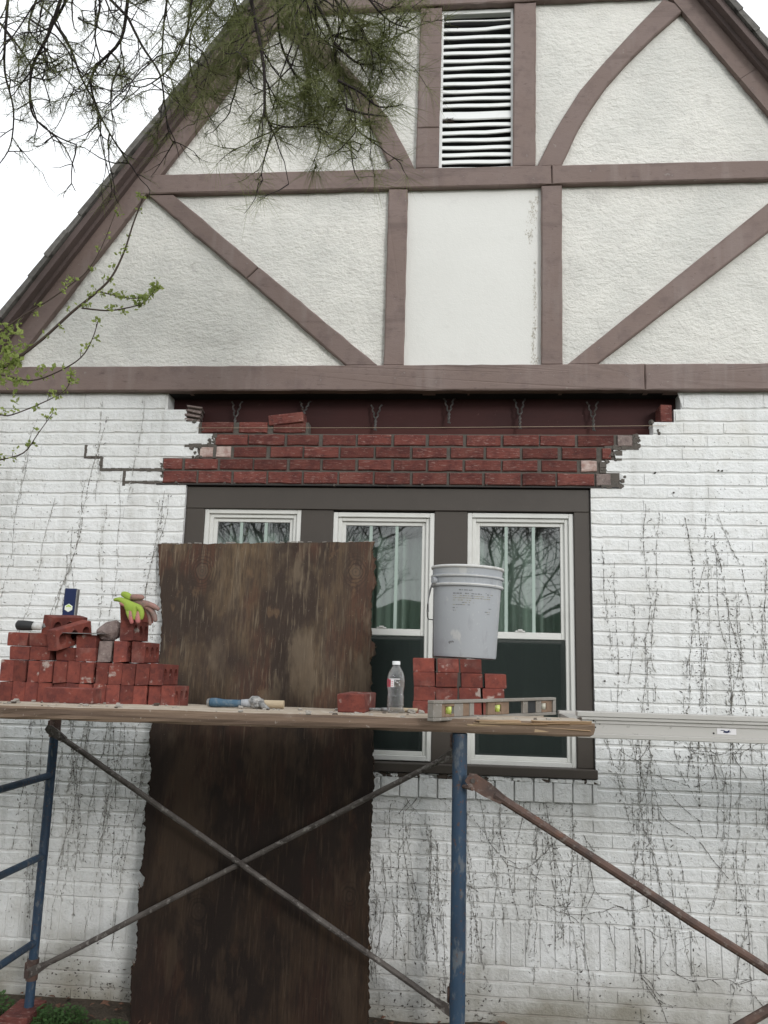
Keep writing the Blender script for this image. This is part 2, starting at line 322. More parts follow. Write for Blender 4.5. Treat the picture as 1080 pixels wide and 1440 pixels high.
def plywood():
    m, col, b = mat('weathered_plywood', (.125,.084,.049), .85,
        layers=[(4,.42,.60,(.075,.050,.033),.8,(1,1,.35)), (13,.50,.64,(.17,.13,.088),.6,(1,1,.10)), (2.1,.48,.56,(.030,.019,.015),.88,(1.1,1,.6)), (3.4,.53,.60,(.085,.038,.024),.7,(1,1,.5)),
                (105,.47,.60,(.040,.028,.021),.55,(1,1,.0055)), (85,.56,.66,(.24,.19,.132),.42,(1,1,.007)), (240,.5,.64,(.045,.032,.024),.4,(1,1,.012)), (26,.60,.68,(.030,.022,.018),.5,(1,1,.035)), (3.0,.56,.62,(.165,.125,.085),.6,(1.5,1,.5)), (1.3,.55,.62,(.040,.026,.021),.7,(1.3,1,.45)),
                (11,.62,.68,(.17,.105,.06),.4,(1,1,.4)), (170,.67,.72,(.40,.36,.30),.5)],
        bumps=[(120,.6,.003,(1,1,.006)), (35,.4,.005,(1,1,.03))])
    t = m.node_tree; N = t.nodes; L = t.links
    g = N.new('ShaderNodeNewGeometry')
    # round knots with growth rings
    cur = col
    for (kx, kz, R) in ((-1.30, 2.12, .032), (-.505, 2.13, .028), (-1.17, .52, .03), (-.47, .62, .02)):
        sb = N.new('ShaderNodeVectorMath'); sb.operation = 'SUBTRACT'; sb.inputs[1].default_value = (kx, 0, kz); L.new(g.outputs['Position'], sb.inputs[0])
        mu = N.new('ShaderNodeVectorMath'); mu.operation = 'MULTIPLY'; mu.inputs[1].default_value = (1, 0, .8); L.new(sb.outputs[0], mu.inputs[0])
        ln = N.new('ShaderNodeVectorMath'); ln.operation = 'LENGTH'; L.new(mu.outputs[0], ln.inputs[0])
        n = N.new('ShaderNodeTexNoise'); n.inputs['Scale'].default_value = 18; L.new(g.outputs['Position'], n.inputs['Vector'])
        ad = N.new('ShaderNodeMath'); ad.operation = 'MULTIPLY_ADD'; L.new(n.outputs['Fac'], ad.inputs[0]); ad.inputs[1].default_value = .03; L.new(ln.outputs['Value'], ad.inputs[2])
        sn = N.new('ShaderNodeMath'); sn.operation = 'SINE'; ms = N.new('ShaderNodeMath'); ms.operation = 'MULTIPLY'; ms.inputs[1].default_value = 420; L.new(ad.outputs[0], ms.inputs[0]); L.new(ms.outputs[0], sn.inputs[0])
        fa = N.new('ShaderNodeMapRange'); fa.inputs[1].default_value = R * 3.4; fa.inputs[2].default_value = R; fa.inputs[3].default_value = 0; fa.inputs[4].default_value = .8; L.new(ln.outputs['Value'], fa.inputs[0])
        mm = N.new('ShaderNodeMath'); mm.operation = 'MULTIPLY'; mm.use_clamp = True; L.new(sn.outputs[0], mm.inputs[0]); L.new(fa.outputs[0], mm.inputs[1])
        mx = N.new('ShaderNodeMixRGB'); L.new(mm.outputs[0], mx.inputs[0]); L.new(cur, mx.inputs[1]); mx.inputs[2].default_value = (.035,.024,.018,1)
        kf = N.new('ShaderNodeMapRange'); kf.inputs[1].default_value = R * 1.05; kf.inputs[2].default_value = R * .85; kf.inputs[3].default_value = 0; kf.inputs[4].default_value = .3; L.new(ad.outputs[0], kf.inputs[0])
        kf.inputs[1].default_value += .015; kf.inputs[2].default_value += .015
        mk2 = N.new('ShaderNodeMixRGB'); L.new(kf.outputs[0], mk2.inputs[0]); L.new(mx.outputs[0], mk2.inputs[1]); mk2.inputs[2].default_value = (.125,.098,.072,1)
        cur = mk2.outputs[0]
    # lower half of the sheet multiplied darker, with a ragged upper edge
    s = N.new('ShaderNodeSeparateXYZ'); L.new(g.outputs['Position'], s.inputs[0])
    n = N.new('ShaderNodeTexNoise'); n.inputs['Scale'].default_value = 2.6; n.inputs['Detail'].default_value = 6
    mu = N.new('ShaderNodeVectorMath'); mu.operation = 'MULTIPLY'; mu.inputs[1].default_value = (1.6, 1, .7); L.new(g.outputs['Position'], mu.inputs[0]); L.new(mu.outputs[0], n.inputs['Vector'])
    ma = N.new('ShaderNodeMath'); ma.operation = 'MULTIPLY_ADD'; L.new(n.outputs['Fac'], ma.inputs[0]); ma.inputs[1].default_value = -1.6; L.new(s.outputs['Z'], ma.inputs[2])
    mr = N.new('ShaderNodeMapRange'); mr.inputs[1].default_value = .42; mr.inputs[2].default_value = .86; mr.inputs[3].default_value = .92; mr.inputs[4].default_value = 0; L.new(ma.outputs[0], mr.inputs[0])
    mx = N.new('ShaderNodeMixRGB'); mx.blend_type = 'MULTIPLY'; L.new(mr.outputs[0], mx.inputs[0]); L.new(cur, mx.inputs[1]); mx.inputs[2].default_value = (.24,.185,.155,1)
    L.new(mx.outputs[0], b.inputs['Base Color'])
    return m
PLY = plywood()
PLYEDGE = mk('split_plywood_edge', (.12,.075,.045), .9, layers=[(60,.45,.6,(.05,.032,.022),.85,(.3,.3,1))], bumps=[(90,.8,.004)])

def glass(name, tint, refl=1.0):
    m = bpy.data.materials.new(name); m.use_nodes = True; t = m.node_tree; N = t.nodes; L = t.links; N.clear()
    o = N.new('ShaderNodeOutputMaterial'); mx = N.new('ShaderNodeMixShader'); tr = N.new('ShaderNodeBsdfTransparent'); gl = N.new('ShaderNodeBsdfGlossy')
    fr = N.new('ShaderNodeFresnel'); fr.inputs['IOR'].default_value = 1.52
    mu = N.new('ShaderNodeMath'); mu.operation = 'MULTIPLY'; mu.inputs[1].default_value = refl; mu.use_clamp = True
    gl.inputs['Roughness'].default_value = .014; tr.inputs['Color'].default_value = (*tint, 1)
    nn = N.new('ShaderNodeTexNoise'); nn.inputs['Scale'].default_value = 5; nn.inputs['Detail'].default_value = 1; bp = N.new('ShaderNodeBump'); bp.inputs['Strength'].default_value = .012; bp.inputs['Distance'].default_value = .02
    ge = N.new('ShaderNodeNewGeometry'); L.new(ge.outputs['Position'], nn.inputs['Vector']); L.new(nn.outputs['Fac'], bp.inputs['Height']); L.new(bp.outputs[0], gl.inputs['Normal'])
    L.new(fr.outputs[0], mu.inputs[0]); L.new(mu.outputs[0], mx.inputs[0]); L.new(tr.outputs[0], mx.inputs[1]); L.new(gl.outputs[0], mx.inputs[2]); L.new(mx.outputs[0], o.inputs['Surface'])
    return m
PANE = glass('double_window_glass', (.87,.905,.885), 2.3)
PET = None
def pet():
    m = bpy.data.materials.new('clear_plastic_bottle'); m.use_nodes = True; t = m.node_tree; N = t.nodes; L = t.links; N.clear()
    o = N.new('ShaderNodeOutputMaterial'); mx = N.new('ShaderNodeMixShader'); tr = N.new('ShaderNodeBsdfTransparent'); gl = N.new('ShaderNodeBsdfGlossy')
    lw = N.new('ShaderNodeLayerWeight'); lw.inputs['Blend'].default_value = .45
    gl.inputs['Roughness'].default_value = .06; tr.inputs['Color'].default_value = (.90,.91,.92, 1)
    n = N.new('ShaderNodeTexNoise'); n.inputs['Scale'].default_value = 120
    bp = N.new('ShaderNodeBump'); bp.inputs['Strength'].default_value = .5; bp.inputs['Distance'].default_value = .003; L.new(n.outputs['Fac'], bp.inputs['Height']); L.new(bp.outputs[0], gl.inputs['Normal']); L.new(bp.outputs[0], lw.inputs['Normal'])
    L.new(lw.outputs['Facing'], mx.inputs[0]); L.new(tr.outputs[0], mx.inputs[1]); L.new(gl.outputs[0], mx.inputs[2]); L.new(mx.outputs[0], o.inputs['Surface'])
    return m
PET = pet()
def screen_mat():
    m = bpy.data.materials.new('dark_insect_mesh'); m.use_nodes = True; t = m.node_tree; N = t.nodes; L = t.links; N.clear()
    o = N.new('ShaderNodeOutputMaterial'); mx = N.new('ShaderNodeMixShader'); tr = N.new('ShaderNodeBsdfTransparent'); d = N.new('ShaderNodeBsdfDiffuse')
    d.inputs['Color'].default_value = (.035,.044,.041,1); mx.inputs[0].default_value = .62
    L.new(tr.outputs[0], mx.inputs[1]); L.new(d.outputs[0], mx.inputs[2]); L.new(mx.outputs[0], o.inputs['Surface'])
    return m
SCREEN = screen_mat()

# ------------------------------------------------------------------ ground
def soil_z(x, y):
    k = max(0.0, min(1.0, (y + 1.1) / 1.0))
    return -.02 + .065 * k + .022 * mnoise.noise(Vector((x*3.1, y*3.1, 0))) * (1 if y > -3 else .4)
g = MB()
xs = [-120,-60,-30,-15,-8,-5] + [-3.6 + .12*i for i in range(61)] + [5,8,15,30,60,120]
ys = [-120,-60,-30,-16,-9,-6,-4.5,-3.6] + [-3 + .12*i for i in range(28)] + [2,6,15,40,120]
for y in ys:
    for x in xs:
        near = abs(x) < 4.2 and -3.1 < y < .5
        g.v.append((x, y, soil_z(x, y) if near else -.05))
n = len(xs)
for j in range(len(ys)-1):
    for i in range(n-1):
        g.f.append((j*n+i, j*n+i+1, (j+1)*n+i+1, (j+1)*n+i))
        cx, cy = (xs[i]+xs[i+1])/2, (ys[j]+ys[j+1])/2
        g.m.append(0 if (-1.3 < cy < .5 and abs(cx) < 5) else 1)
tag(g.build('ground', [SOIL, LAWN], smooth=True), kind='structure')

# ------------------------------------------------------------------ house
house = empty('house', (0, 0, 0), 'white painted brick house with half timbered stucco gable and opened lintel over its window', 'house')
X0, X1 = -2.95, 3.10
CH, ZT = .0677, 3.0054                    # course height, top bed joint
def zk(k): return ZT - k * CH
FY = 0.0                                   # brick face
BACK = .0062                                # mortar face
WOX0, WOX1, WOZ0, WOZ1 = -1.437, .685, 1.150, 2.585    # window opening

def holes(k):
    """x intervals of a course (top joint k, bottom joint k+1) without white brick"""
    H = {-1: (-1.573,1.151), 0: (-1.465,1.115), 1: (-1.392,1.008), 2: (-1.300,.922), 3: (-1.390,.815), 4: (-1.577,.762), 5: (-1.577,.833)}
    if k in H: return [H[k]]
    if 6 <= k <= 27: return [(WOX0, WOX1)]
    if k == 28: return [(-1.46,.690)]
    return []
def cut(a, b, hs):
    segs = [(a, b)]
    for h0, h1 in hs:
        o = []
        for s0, s1 in segs:
            if h1 <= s0 or h0 >= s1: o.append((s0, s1)); continue
            if h0 > s0: o.append((s0, h0))
            if h1 < s1: o.append((h1, s1))
        segs = o
    return [s for s in segs if s[1] - s[0] > .012]

courses = []
for k in range(-1, 44):
    z1 = 3.10 if k == -1 else zk(k); z0 = zk(k + 1)
    if 37 <= k <= 39: continue
    courses.append((k, z0, z1))
wall = MB()
def band(z0, z1, hs, mi=0):
    for s0, s1 in cut(X0, X1, hs): wall.box(s0, s1, BACK, .11, z0, z1, mi)
for k, z0, z1 in courses:
    if k == 27:                                  # the sill cuts this course part way up
        band(WOZ0, z1, holes(27)); band(z0, WOZ0, [])
    elif k == 28: band(z0, z1, [])
    elif k == 6: band(z0, WOZ1, holes(6)); band(WOZ1, z1, [(-1.577,.833)])
    else: band(z0, z1, holes(k))
band(zk(40), zk(37), [])
wall.box(X0, X1, BACK + .012, .11, -.3, zk(44), 1)
wall.box(X0, X0 + .1, .11, 6, -.3, 3.1); wall.box(X1 - .1, X1, .11, 6, -.3, 3.1); wall.box(X0, X1, 6, 6.1, -.3, 3.1)
brickwall = wall.build('brick_wall', [WHITE_M, GREYB], house)
brickwall['label'] = 'white painted brick lower wall streaked with dead creeper'

def brick_face(mb, x0, x1, z0, z1, yf=0.0, yb=BACK + .002, mi=0, jit=.0024, ragged=None, fill=False):
    """one laid brick: worn front with chamfered arris, back buried in the mortar"""
    c = .0042; ch = .0001 if fill else .0022; y = yf + (random.uniform(-.0006, .0005) if fill else random.uniform(-.0014, .0010))
    nx = 3 if x1 - x0 > .1 else 2
    F = []; V = []
    px = [x0 + (x1 - x0) * i / nx for i in range(nx + 1)]
    def j(): return random.uniform(-jit, jit)
    bot = [(px[i], z0 + j()*.9) for i in range(nx+1)]; top = [(px[i], z1 + j()*.9) for i in range(nx+1)]
    if ragged == 'R': top[-1] = (top[-1][0] + random.uniform(-.02,.02), top[-1][1]); bot[-1] = (bot[-1][0] + random.uniform(-.02,.02), bot[-1][1])
    if ragged == 'L': top[0] = (top[0][0] + random.uniform(-.02,.02), top[0][1]); bot[0] = (bot[0][0] + random.uniform(-.02,.02), bot[0][1])
    ring = bot + top[::-1]; n = len(ring)
    cx, cz = (x0 + x1)/2, (z0 + z1)/2
    back = [(p[0], yb, p[1]) for p in ring]
    mid = [(p[0], y + c, p[1]) for p in ring]
    fr = []
    for i, p in enumerate(ring):
        dx = ch if p[0] <= px[0] + 1e-6 or i in (0, n-1) else (-ch if i in (nx, nx+1) else 0)
        dz = c if i <= nx else -c
        fr.append((p[0] + dx, y + random.uniform(-.0012,.0012), p[1] + dz))
    V = back + mid + fr
    for i in range(n):
        k2 = (i + 1) % n
        F.append((i, k2, n + k2, n + i)); F.append((n + i, n + k2, 2*n + k2, 2*n + i))
    for i in range(nx):
        F.append((2*n + i, 2*n + i + 1, 2*n + n - 2 - i, 2*n + n - 1 - i))
    mb.add(V, F, mi)

specs = []                                   # (x0,x1,z0,z1,kind)
PITCH, HJ, BJ = .2005, .0, .0095
rng = random.Random(5)
for k, z0, z1 in courses:
    off = (k % 2) * PITCH / 2 + rng.uniform(-.02, .02)
    zz0, zz1 = z0 + BJ * .45, z1 - BJ * .55
    if k == -1: zz1 = 3.099
    x = X0 + off - PITCH
    while x < X1:
        b0, b1 = x + HJ/2, x + PITCH - HJ/2
        hs = holes(k)
        for s0, s1 in cut(max(b0, X0), min(b1, X1), hs):
            rg = None
            for h0, h1 in hs:
                if abs(s1 - h0) < .004 and k < 6: rg = 'R'
                if abs(s0 - h1) < .004 and k < 6: rg = 'L'
            specs.append((s0, s1, zz0, zz1, rg, rng.random() < (.93 if z1 > 1.2 else .72)))
        x += PITCH + rng.uniform(-.002, .002)
x = X0
while x < X1:                                # soldier course
    specs.append((x + .0022, x + .0664, zk(40) + .004, zk(37) - .005, None, False)); x += .0686
def project(p):
    d = Vector(p) - Vector((0,-4.206,1.69)); z = d.dot(_f)
    return (540 + 1160.6 * d.dot(_r) / z, 720 - 1160.6 * d.dot(_u) / z)
def shown(sp):
    cx, cz = (sp[0]+sp[1])/2, (sp[2]+sp[3])/2
    u, v = project((cx, 0, cz))
    if not (0 < u < 1080 and 0 < v < 1440): return 0
    if -1.50 < cx < -.38 and cz < 2.2: return 0
    if u < 250 and 860 < v < 1000: return 0
    a = project((sp[0], 0, sp[2])); b = project((sp[1], 0, sp[3]))
    return abs((b[0]-a[0]) * (b[1]-a[1]))
order = sorted(range(len(specs)), key=lambda i: -shown(specs[i]))
N_SINGLE = 236
single = set(order[:N_SINGLE]); rest = MB()
for i, sp in enumerate(specs):
    if i in single:
        mb = MB(); cx, cz = (sp[0]+sp[1])/2, (sp[2]+sp[3])/2
        brick_face(mb, sp[0]-cx, sp[1]-cx, sp[2]-cz, sp[3]-cz, ragged=sp[4], fill=sp[5])
        o = mb.build('brick', WHITE, brickwall); o.location = (cx, 0, cz)
    else:
        brick_face(rest, *sp[:4], ragged=sp[4], fill=sp[5])
tag(rest.build('brick_courses', WHITE, brickwall), kind='stuff')
# row of upright sill bricks under the window, standing a little proud
x = -1.462
while x < .68:
    mb = MB(); wd = min(.0905, .690 - x)
    brick_face(mb, -wd/2 + .002, wd/2 - .002, -.046, .046, yf=-.012)
    o = mb.build('brick', WHITE, brickwall); o.location = (x + wd/2, 0, 1.0865); x += .0925
lump = MB()                                   # flaking white paint along the ledge
for i in range(150):
    x = random.uniform(-1.45, .69); s = random.uniform(.004,.014)
    lump.cbox(x - s*1.6, x + s*1.6, -.014, .02, 1.133, 1.139 + s, .002, 0 if random.random() < .72 else 1, .002)
tag(lump.build('flaked_paint', [WHITE, DARKCR], brickwall), kind='stuff')

# grey cracked joints and broken mortar round the opened lintel
mj = MB()
def joint(x0, x1, z0, z1, y=-.0015): 
    nseg = max(2, int(max(x1-x0, z1-z0) / .02))
    for i in range(nseg):
        if x1 - x0 > z1 - z0:
            a = x0 + (x1-x0)*i/nseg; b = x0 + (x1-x0)*(i+1)/nseg
            mj.box(a - .001, b + .001, y + random.uniform(-.003,.003), .02, z0 - random.uniform(0,.004), z1 + random.uniform(0,.004))
        else:
            a = z0 + (z1-z0)*i/nseg; b = z0 + (z1-z0)*(i+1)/nseg
            mj.box(x0 - random.uniform(0,.003), x1 + random.uniform(0,.003), y + random.uniform(-.003,.003), .02, a - .001, b + .001)
joint(-2.015,-2.004, zk(4), zk(3)); joint(-2.015,-1.914, zk(4)-.006, zk(4)+.005); joint(-1.922,-1.908, zk(5), zk(4))
joint(-1.92,-1.575, zk(5)-.006, zk(5)+.006); joint(-1.787,-1.776, zk(6)-.02, zk(5)); joint(-1.78,-1.57, zk(6)-.008, zk(6)+.003)
joint(-1.46,-1.30, zk(3)-.006, zk(3)+.008); joint(.76,.93, zk(3)-.012, zk(3)+.008); joint(.74,.84, zk(6)-.012, zk(6)+.004)
joint(.815,.845, zk(4), zk(3)-.02); joint(.736,.764, zk(5), zk(4)-.012); joint(.905,.925, zk(3), zk(2)); joint(-1.30,-1.285, zk(4), zk(2))
def blob(cx, cz, r, y=-.002, mi=0, sq=1.0):
    V = []; F = []; nn = 9
    for a in range(nn):
        an = 2*PI*a/nn; rr = r * random.uniform(.65, 1.15)
        V.append((cx + rr*math.cos(an), y + .012, cz + rr*sq*math.sin(an)))
    for a in range(nn):
        an = 2*PI*a/nn; rr = r * random.uniform(.4, .7)
        V.append((cx + rr*math.cos(an), y + random.uniform(-.004,.002), cz + rr*sq*math.sin(an)))
    for a in range(nn): F.append((a, (a+1) % nn, nn + (a+1) % nn, nn + a))
    F.append(tuple(nn + a for a in range(nn)))
    mj.add(V, F, mi)
for i in range(46):
    k = random.choice((1,2,2,3,3,4,5)); side = random.random() < .5
    h = holes(k)[0]
    blob((h[0] if side else h[1]) + random.uniform(-.03,.03), zk(k) - random.uniform(0, CH), random.uniform(.008,.022), mi=0)
for i in range(16):
    blob(random.uniform(-1.57,.82), zk(6) + random.uniform(-.012,.0), random.uniform(.005,.012), y=-.004)
tag(mj.build('mortar', MORTAR, brickwall), kind='stuff')

# opened lintel: boards behind, steel angle, red bricks
lin = empty('red_brick_lintel', (0,0,0)); lin.parent = house
bk = MB()
for k, a, b in ((1,-1.395,-.79),(2,-1.30,.922),(3,-1.392,.818),(4,-1.577,.764),(5,-1.577,.835)):
    bk.box(a, b, .007, .075, zk(k+1) if k < 5 else 2.5925, zk(k) - (.004 if k in (1,) else 0))
bk.build('mortar_bed', MORTAR, lin)
RB = [  # course, pieces (x0, x1, style)
 (1, [(-1.373,-1.199,'r'),(-1.167,-1.012,'r'),(-.980,-.805,'r')]),
 (2, [(-1.292,-1.116,'r'),(-1.109,-.916,'r'),(-.901,-.731,'r'),(-.710,-.534,'r'),(-.522,-.345,'r'),(-.329,-.163,'r'),(-.146,.033,'r'),(.051,.228,'r'),(.242,.425,'r'),(.432,.610,'r'),(.624,.807,'r'),(.825,.900,'g')]),
 (3, [(-1.374,-1.205,'p'),(-1.188,-1.012,'r'),(-.988,-.816,'r'),(-.806,-.623,'r'),(-.613,-.436,'r'),(-.424,-.245,'r'),(-.231,-.052,'r'),(-.031,.140,'r'),(.154,.327,'r'),(.341,.521,'r'),(.543,.717,'r'),(.746,.792,'r')]),
 (4, [(-1.570,-1.468,'r'),(-1.451,-1.273,'r'),(-1.259,-1.083,'r'),(-1.073,-.898,'r'),(-.881,-.719,'r'),(-.705,-.532,'r'),(-.515,-.342,'r'),(-.328,-.160,'r'),(-.147,.031,'r'),(.045,.228,'r'),(.238,.417,'r'),(.438,.618,'r'),(.638,.718,'p')]),
 (5, [(-1.568,-1.385,'r'),(-1.373,-1.195,'r'),(-1.181,-1.005,'r'),(-.994,-.815,'r'),(-.803,-.625,'r'),(-.614,-.437,'r'),(-.427,-.242,'r'),(-.228,-.050,'r'),(-.036,.133,'r'),(.147,.330,'r'),(.340,.508,'r'),(.518,.704,'r'),(.713,.786,'g')])]
for k, pcs in RB:
    for x0, x1, st in pcs:
        z0, z1 = zk(k+1) + .0045, zk(k) - .0055
        if k == 5: z0 = 2.598
        mb = MB(); cx, cz = (x0+x1)/2, (z0+z1)/2
        a = .09 if k <= 2 else .02
        n_ = len(mb.v); brick_face(mb, x0-cx, x1-cx, z0-cz, z1-cz, yf=-.003, yb=.04, jit=.0025)
        o = mb.build('brick', {'r': OLDRED, 'p': PALE, 'g': GREYB}[st], lin); o.location = (cx, random.uniform(-.002,.003), cz)
        if st == 'p': o['label'] = 'brick still white with old paint'
        if st == 'g': o['label'] = 'brick crusted with grey mortar'
rb = MB(); rb.box(-1.60, 1.18, .105, .14, 2.93, 3.12); rb.build('rim_board', MAROON, house)
rb = MB(); rb.cbox(-1.60, 1.18, .088, .135, 2.585, 2.925, .003); rb.build('ledger_board', MAROON2, house)
rb = MB(); rb.box(-1.62, 1.2, .012, .15, 3.095, 3.12); rb.build('gap_shade_strip', DARK, house)  # black strip that paints in the shaded gap under the beam
sa = MB(); sa.box(-1.60,.825,-.004,.085,2.5855,2.5920); sa.box(-1.60,.825,.079,.085,2.592,2.66); sa.build('steel_angle', STEEL, house)
for x, zt, zb in ((-1.207,3.073,2.90),(-.828,3.073,2.965),(-.436,3.053,2.905),(-.043,3.09,2.945),(.332,3.085,2.915),(.714,3.07,2.905)):
    t = MB()
    for s in (-1, 1):
        pts = []; n_ = 16
        for i in range(n_):
            f = i / (n_-1); sp = .026 * max(0, f - .35) / .65
            ph = i * 1.9 + (PI if s > 0 else 0)
            pts.append((x + s * sp + .004*math.cos(ph), .075 - .03*(1-f) + .004*math.sin(ph), zb + (zt - zb) * f))
        t.tube(pts, [.0042 + .0014*(i % 2) for i in range(n_)], 5)
    t.tube([(x-.008,.04,zb),(x+.01,.04,zb-.004)], .004, 5)
    t.build('wall_tie', TIE, house)

# window: dark trim, three white sashes
tr = empty('window_trim', (0,0,0)); tr.parent = house
def trimpart(nm, x0, x1, z0, z1, y0=.016, y1=.10, c=.003):
    mb = MB(); mb.cbox(x0, x1, y0, y1, z0, z1, c); return mb.build(nm, TRIM, tr)
W = [(-1.333,-.812,1.205,2.463), (-.641,-.110,1.205,2.452), (.060,.600,1.199,2.456)]
trimpart('head_board', WOX0+.004, WOX1-.004, 2.463, WOZ1-.004)
trimpart('jamb_board', WOX0+.004, -1.333, WOZ0+.05, 2.463, .018); trimpart('jamb_board', .600, WOX1-.004, WOZ0+.05, 2.463, .018)
trimpart('mullion', -.812, -.641, WOZ0+.05, 2.463, .026); trimpart('mullion', -.110, .060, WOZ0+.05, 2.463, .026)
trimpart('sill_board', WOX0-.004, WOX1+.006, 1.155, 1.200, -.022, .10, .004)
for (x0, x1, z0, z1) in W:
    fr = MB(); y0, y1 = .030, .10; t = .042
    # stepped outer frame
    for a, yy in ((0, .030), (.024, .044)):
        tt = t if a == 0 else t - .006
        fr.cbox(x0+a, x0+a+tt*.58, yy, y1, z0+a, z1-a, .0025); fr.cbox(x1-a-tt*.58, x1-a, yy, y1, z0+a, z1-a, .0025)
        fr.cbox(x0+a+tt*.58, x1-a-tt*.58, yy+.0005, y1, z1-a-tt*.58, z1-a, .0025); fr.cbox(x0+a+tt*.58, x1-a-tt*.58, yy+.0005, y1, z0+a, z0+a+tt*.58, .0025)
    wd = fr.build('window', VINYL, house)
    ix0, ix1, iz0, iz1 = x0 + .043, x1 - .043, z0 + .026, z1 - .045
    zm = 1.836 if x0 < 0 else 1.833
    for up in (True, False):
        a0, a1 = (zm - .018, iz1) if up else (iz0, zm - .019)
        yy = .058 if up else .074; sw = .022
        s_ = MB()
        s_.cbox(ix0, ix0+sw, yy, yy+.02, a0, a1, .002); s_.cbox(ix1-sw, ix1, yy, yy+.02, a0, a1, .002)
        s_.cbox(ix0+sw, ix1-sw, yy+.0006, yy+.02, a1-.020, a1, .002); s_.cbox(ix0+sw, ix1-sw, yy-.003 if up else yy+.0006, yy+.02, a0, a0+(.034 if up else .024), .002)
        s_.build('upper_sash' if up else 'lower_sash', VINYL, wd)
        p = MB(); p.box(ix0+sw-.003, ix1-sw+.003, yy+.012, yy+.014, a0+.02, a1-.015)
        p.build('pane', PANE, wd)
        if up:
            for q in (1, 2):
                gx = ix0 + sw + (ix1 - ix0 - 2*sw) * (.33 if q == 1 else .67)
                gb = MB(); gb.cbox(gx-.0085, gx+.0085, yy+.006, yy+.0112, a0+.03, a1-.018, .001); gb.build('grille_bar', MINT, wd)
        else:
            sc_ = MB(); sc_.box(ix0+.004, ix1-.004, .0500, .0508, iz0, zm-.022); sc_.build('insect_screen', SCREEN, wd)
    lk = MB(); cxm = (ix0+ix1)/2; lk.cbox(cxm-.025, cxm+.025, .052, .064, zm+.016, zm+.024, .002); lk.cbox(cxm-.012, cxm+.012, .045, .06, zm+.022, zm+.030, .002); lk.build('sash_lock', VINYL, wd)

# dim room behind, curtains hanging in it
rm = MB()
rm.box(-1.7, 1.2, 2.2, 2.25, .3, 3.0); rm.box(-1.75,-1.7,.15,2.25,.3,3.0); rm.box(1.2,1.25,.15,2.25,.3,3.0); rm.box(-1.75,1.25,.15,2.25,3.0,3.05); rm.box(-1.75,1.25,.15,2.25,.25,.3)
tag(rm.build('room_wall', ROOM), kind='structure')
for (x0, x1, z0, z1), lab in zip(W, ('pale green curtain behind the left window, mostly hidden by the plywood', 'pale green curtain behind the middle window beside the plywood', 'pale green curtain hanging behind the right window above the bucket')):
    c = MB(); nx_ = 70; cols = []
    for i in range(nx_ + 1):
        f = i / nx_; xx = x0 - .03 + (x1 - x0 + .06) * f
        ph = f * 2 * PI * 5.3 + x0 * 7
        yy = .20 + .035 * math.sin(ph) + .014 * math.sin(ph * 2.3 + 1)
        cols.append((xx, yy))
    for z in (z0 - .1, z1 + .05):
        for xx, yy in cols: c.v.append((xx, yy, z))
    for z in (z1 + .05, z0 - .1):
        for xx, yy in cols: c.v.append((xx, yy + .003, z))
    n_ = nx_ + 1
    for r_ in range(3):
        for i in range(nx_): c.f.append((r_*n_+i, r_*n_+i+1, (r_+1)*n_+i+1, (r_+1)*n_+i)); c.m.append(0)
    tag(c.build('curtain', CURTAIN, smooth=True), lab, 'curtain', 'curtains behind the windows')

# gable: stucco panels, timbers
AX, AZ = .076, 7.06
def lx(z): return AX - (AZ - z) / 1.5
def rx(z): return AX + (AZ - z) / 1.5
bkg = MB(); bkg.prism([(X0, 3.1), (X1, 3.1), (rx(3.1)+.1, 3.1), (AX, AZ + .15), (lx(3.1)-.1, 3.1)], .045, .10); 
bkg2 = MB(); bkg2.prism([(lx(3.1)-.1, 3.1), (rx(3.1)+.1, 3.1), (AX, AZ+.12)], .045, .10); bkg2.build('gable_sheathing', DARK, house)
def panel(poly, m, amp=.006, label=None, step=.045):
    xs_ = [p[0] for p in poly]; zs_ = [p[1] for p in poly]
    x0, x1, z0, z1 = min(xs_), max(xs_), min(zs_), max(zs_)
    bm = bmesh.new(); nx_ = int((x1-x0)/step) + 1; nz_ = int((z1-z0)/step) + 1
    vv = [[bm.verts.new((x0 + (x1-x0)*i/nx_, 0, z0 + (z1-z0)*j/nz_)) for i in range(nx_+1)] for j in range(nz_+1)]
    for j in range(nz_):
        for i in range(nx_): bm.faces.new((vv[j][i], vv[j][i+1], vv[j+1][i+1], vv[j+1][i]))
    cx, cz = sum(xs_)/len(poly), sum(zs_)/len(poly)
    for i in range(len(poly)):
        a, b = poly[i], poly[(i+1) % len(poly)]
        nrm = Vector((b[1]-a[1], 0, -(b[0]-a[0])))
        if nrm.dot(Vector((cx-a[0], 0, cz-a[1]))) > 0: nrm = -nrm
        bmesh.ops.bisect_plane(bm, geom=bm.verts[:] + bm.edges[:] + bm.faces[:], plane_co=(a[0],0,a[1]), plane_no=nrm, clear_outer=True)
    for v in bm.verts:
        v.co.y = amp * (mnoise.noise(v.co * 3.2) * .8 + mnoise.noise(v.co * 9.0) * .7 + mnoise.noise(v.co * 22) * .35) - amp*.3
    ed = [e for e in bm.edges if e.is_boundary]
    r_ = bmesh.ops.extrude_edge_only(bm, edges=ed)
    for v in [x_ for x_ in r_['geom'] if isinstance(x_, bmesh.types.BMVert)]: v.co.y = .044
    bmesh.ops.recalc_face_normals(bm, faces=bm.faces)
    me = bpy.data.meshes.new('stucco_panel'); bm.to_mesh(me); bm.free(); me.materials.append(m)
    me.polygons.foreach_set('use_smooth', [True]*len(me.polygons))
    o = link('stucco_panel', me, house)
    if label: o['label'] = label
    return o
GZ0, GZ1 = 3.20, 4.32
dl0, dl1 = (-1.735, 4.29), (-.47, 3.20); dr0, dr1 = (.61, 3.20), (1.98, 4.34)
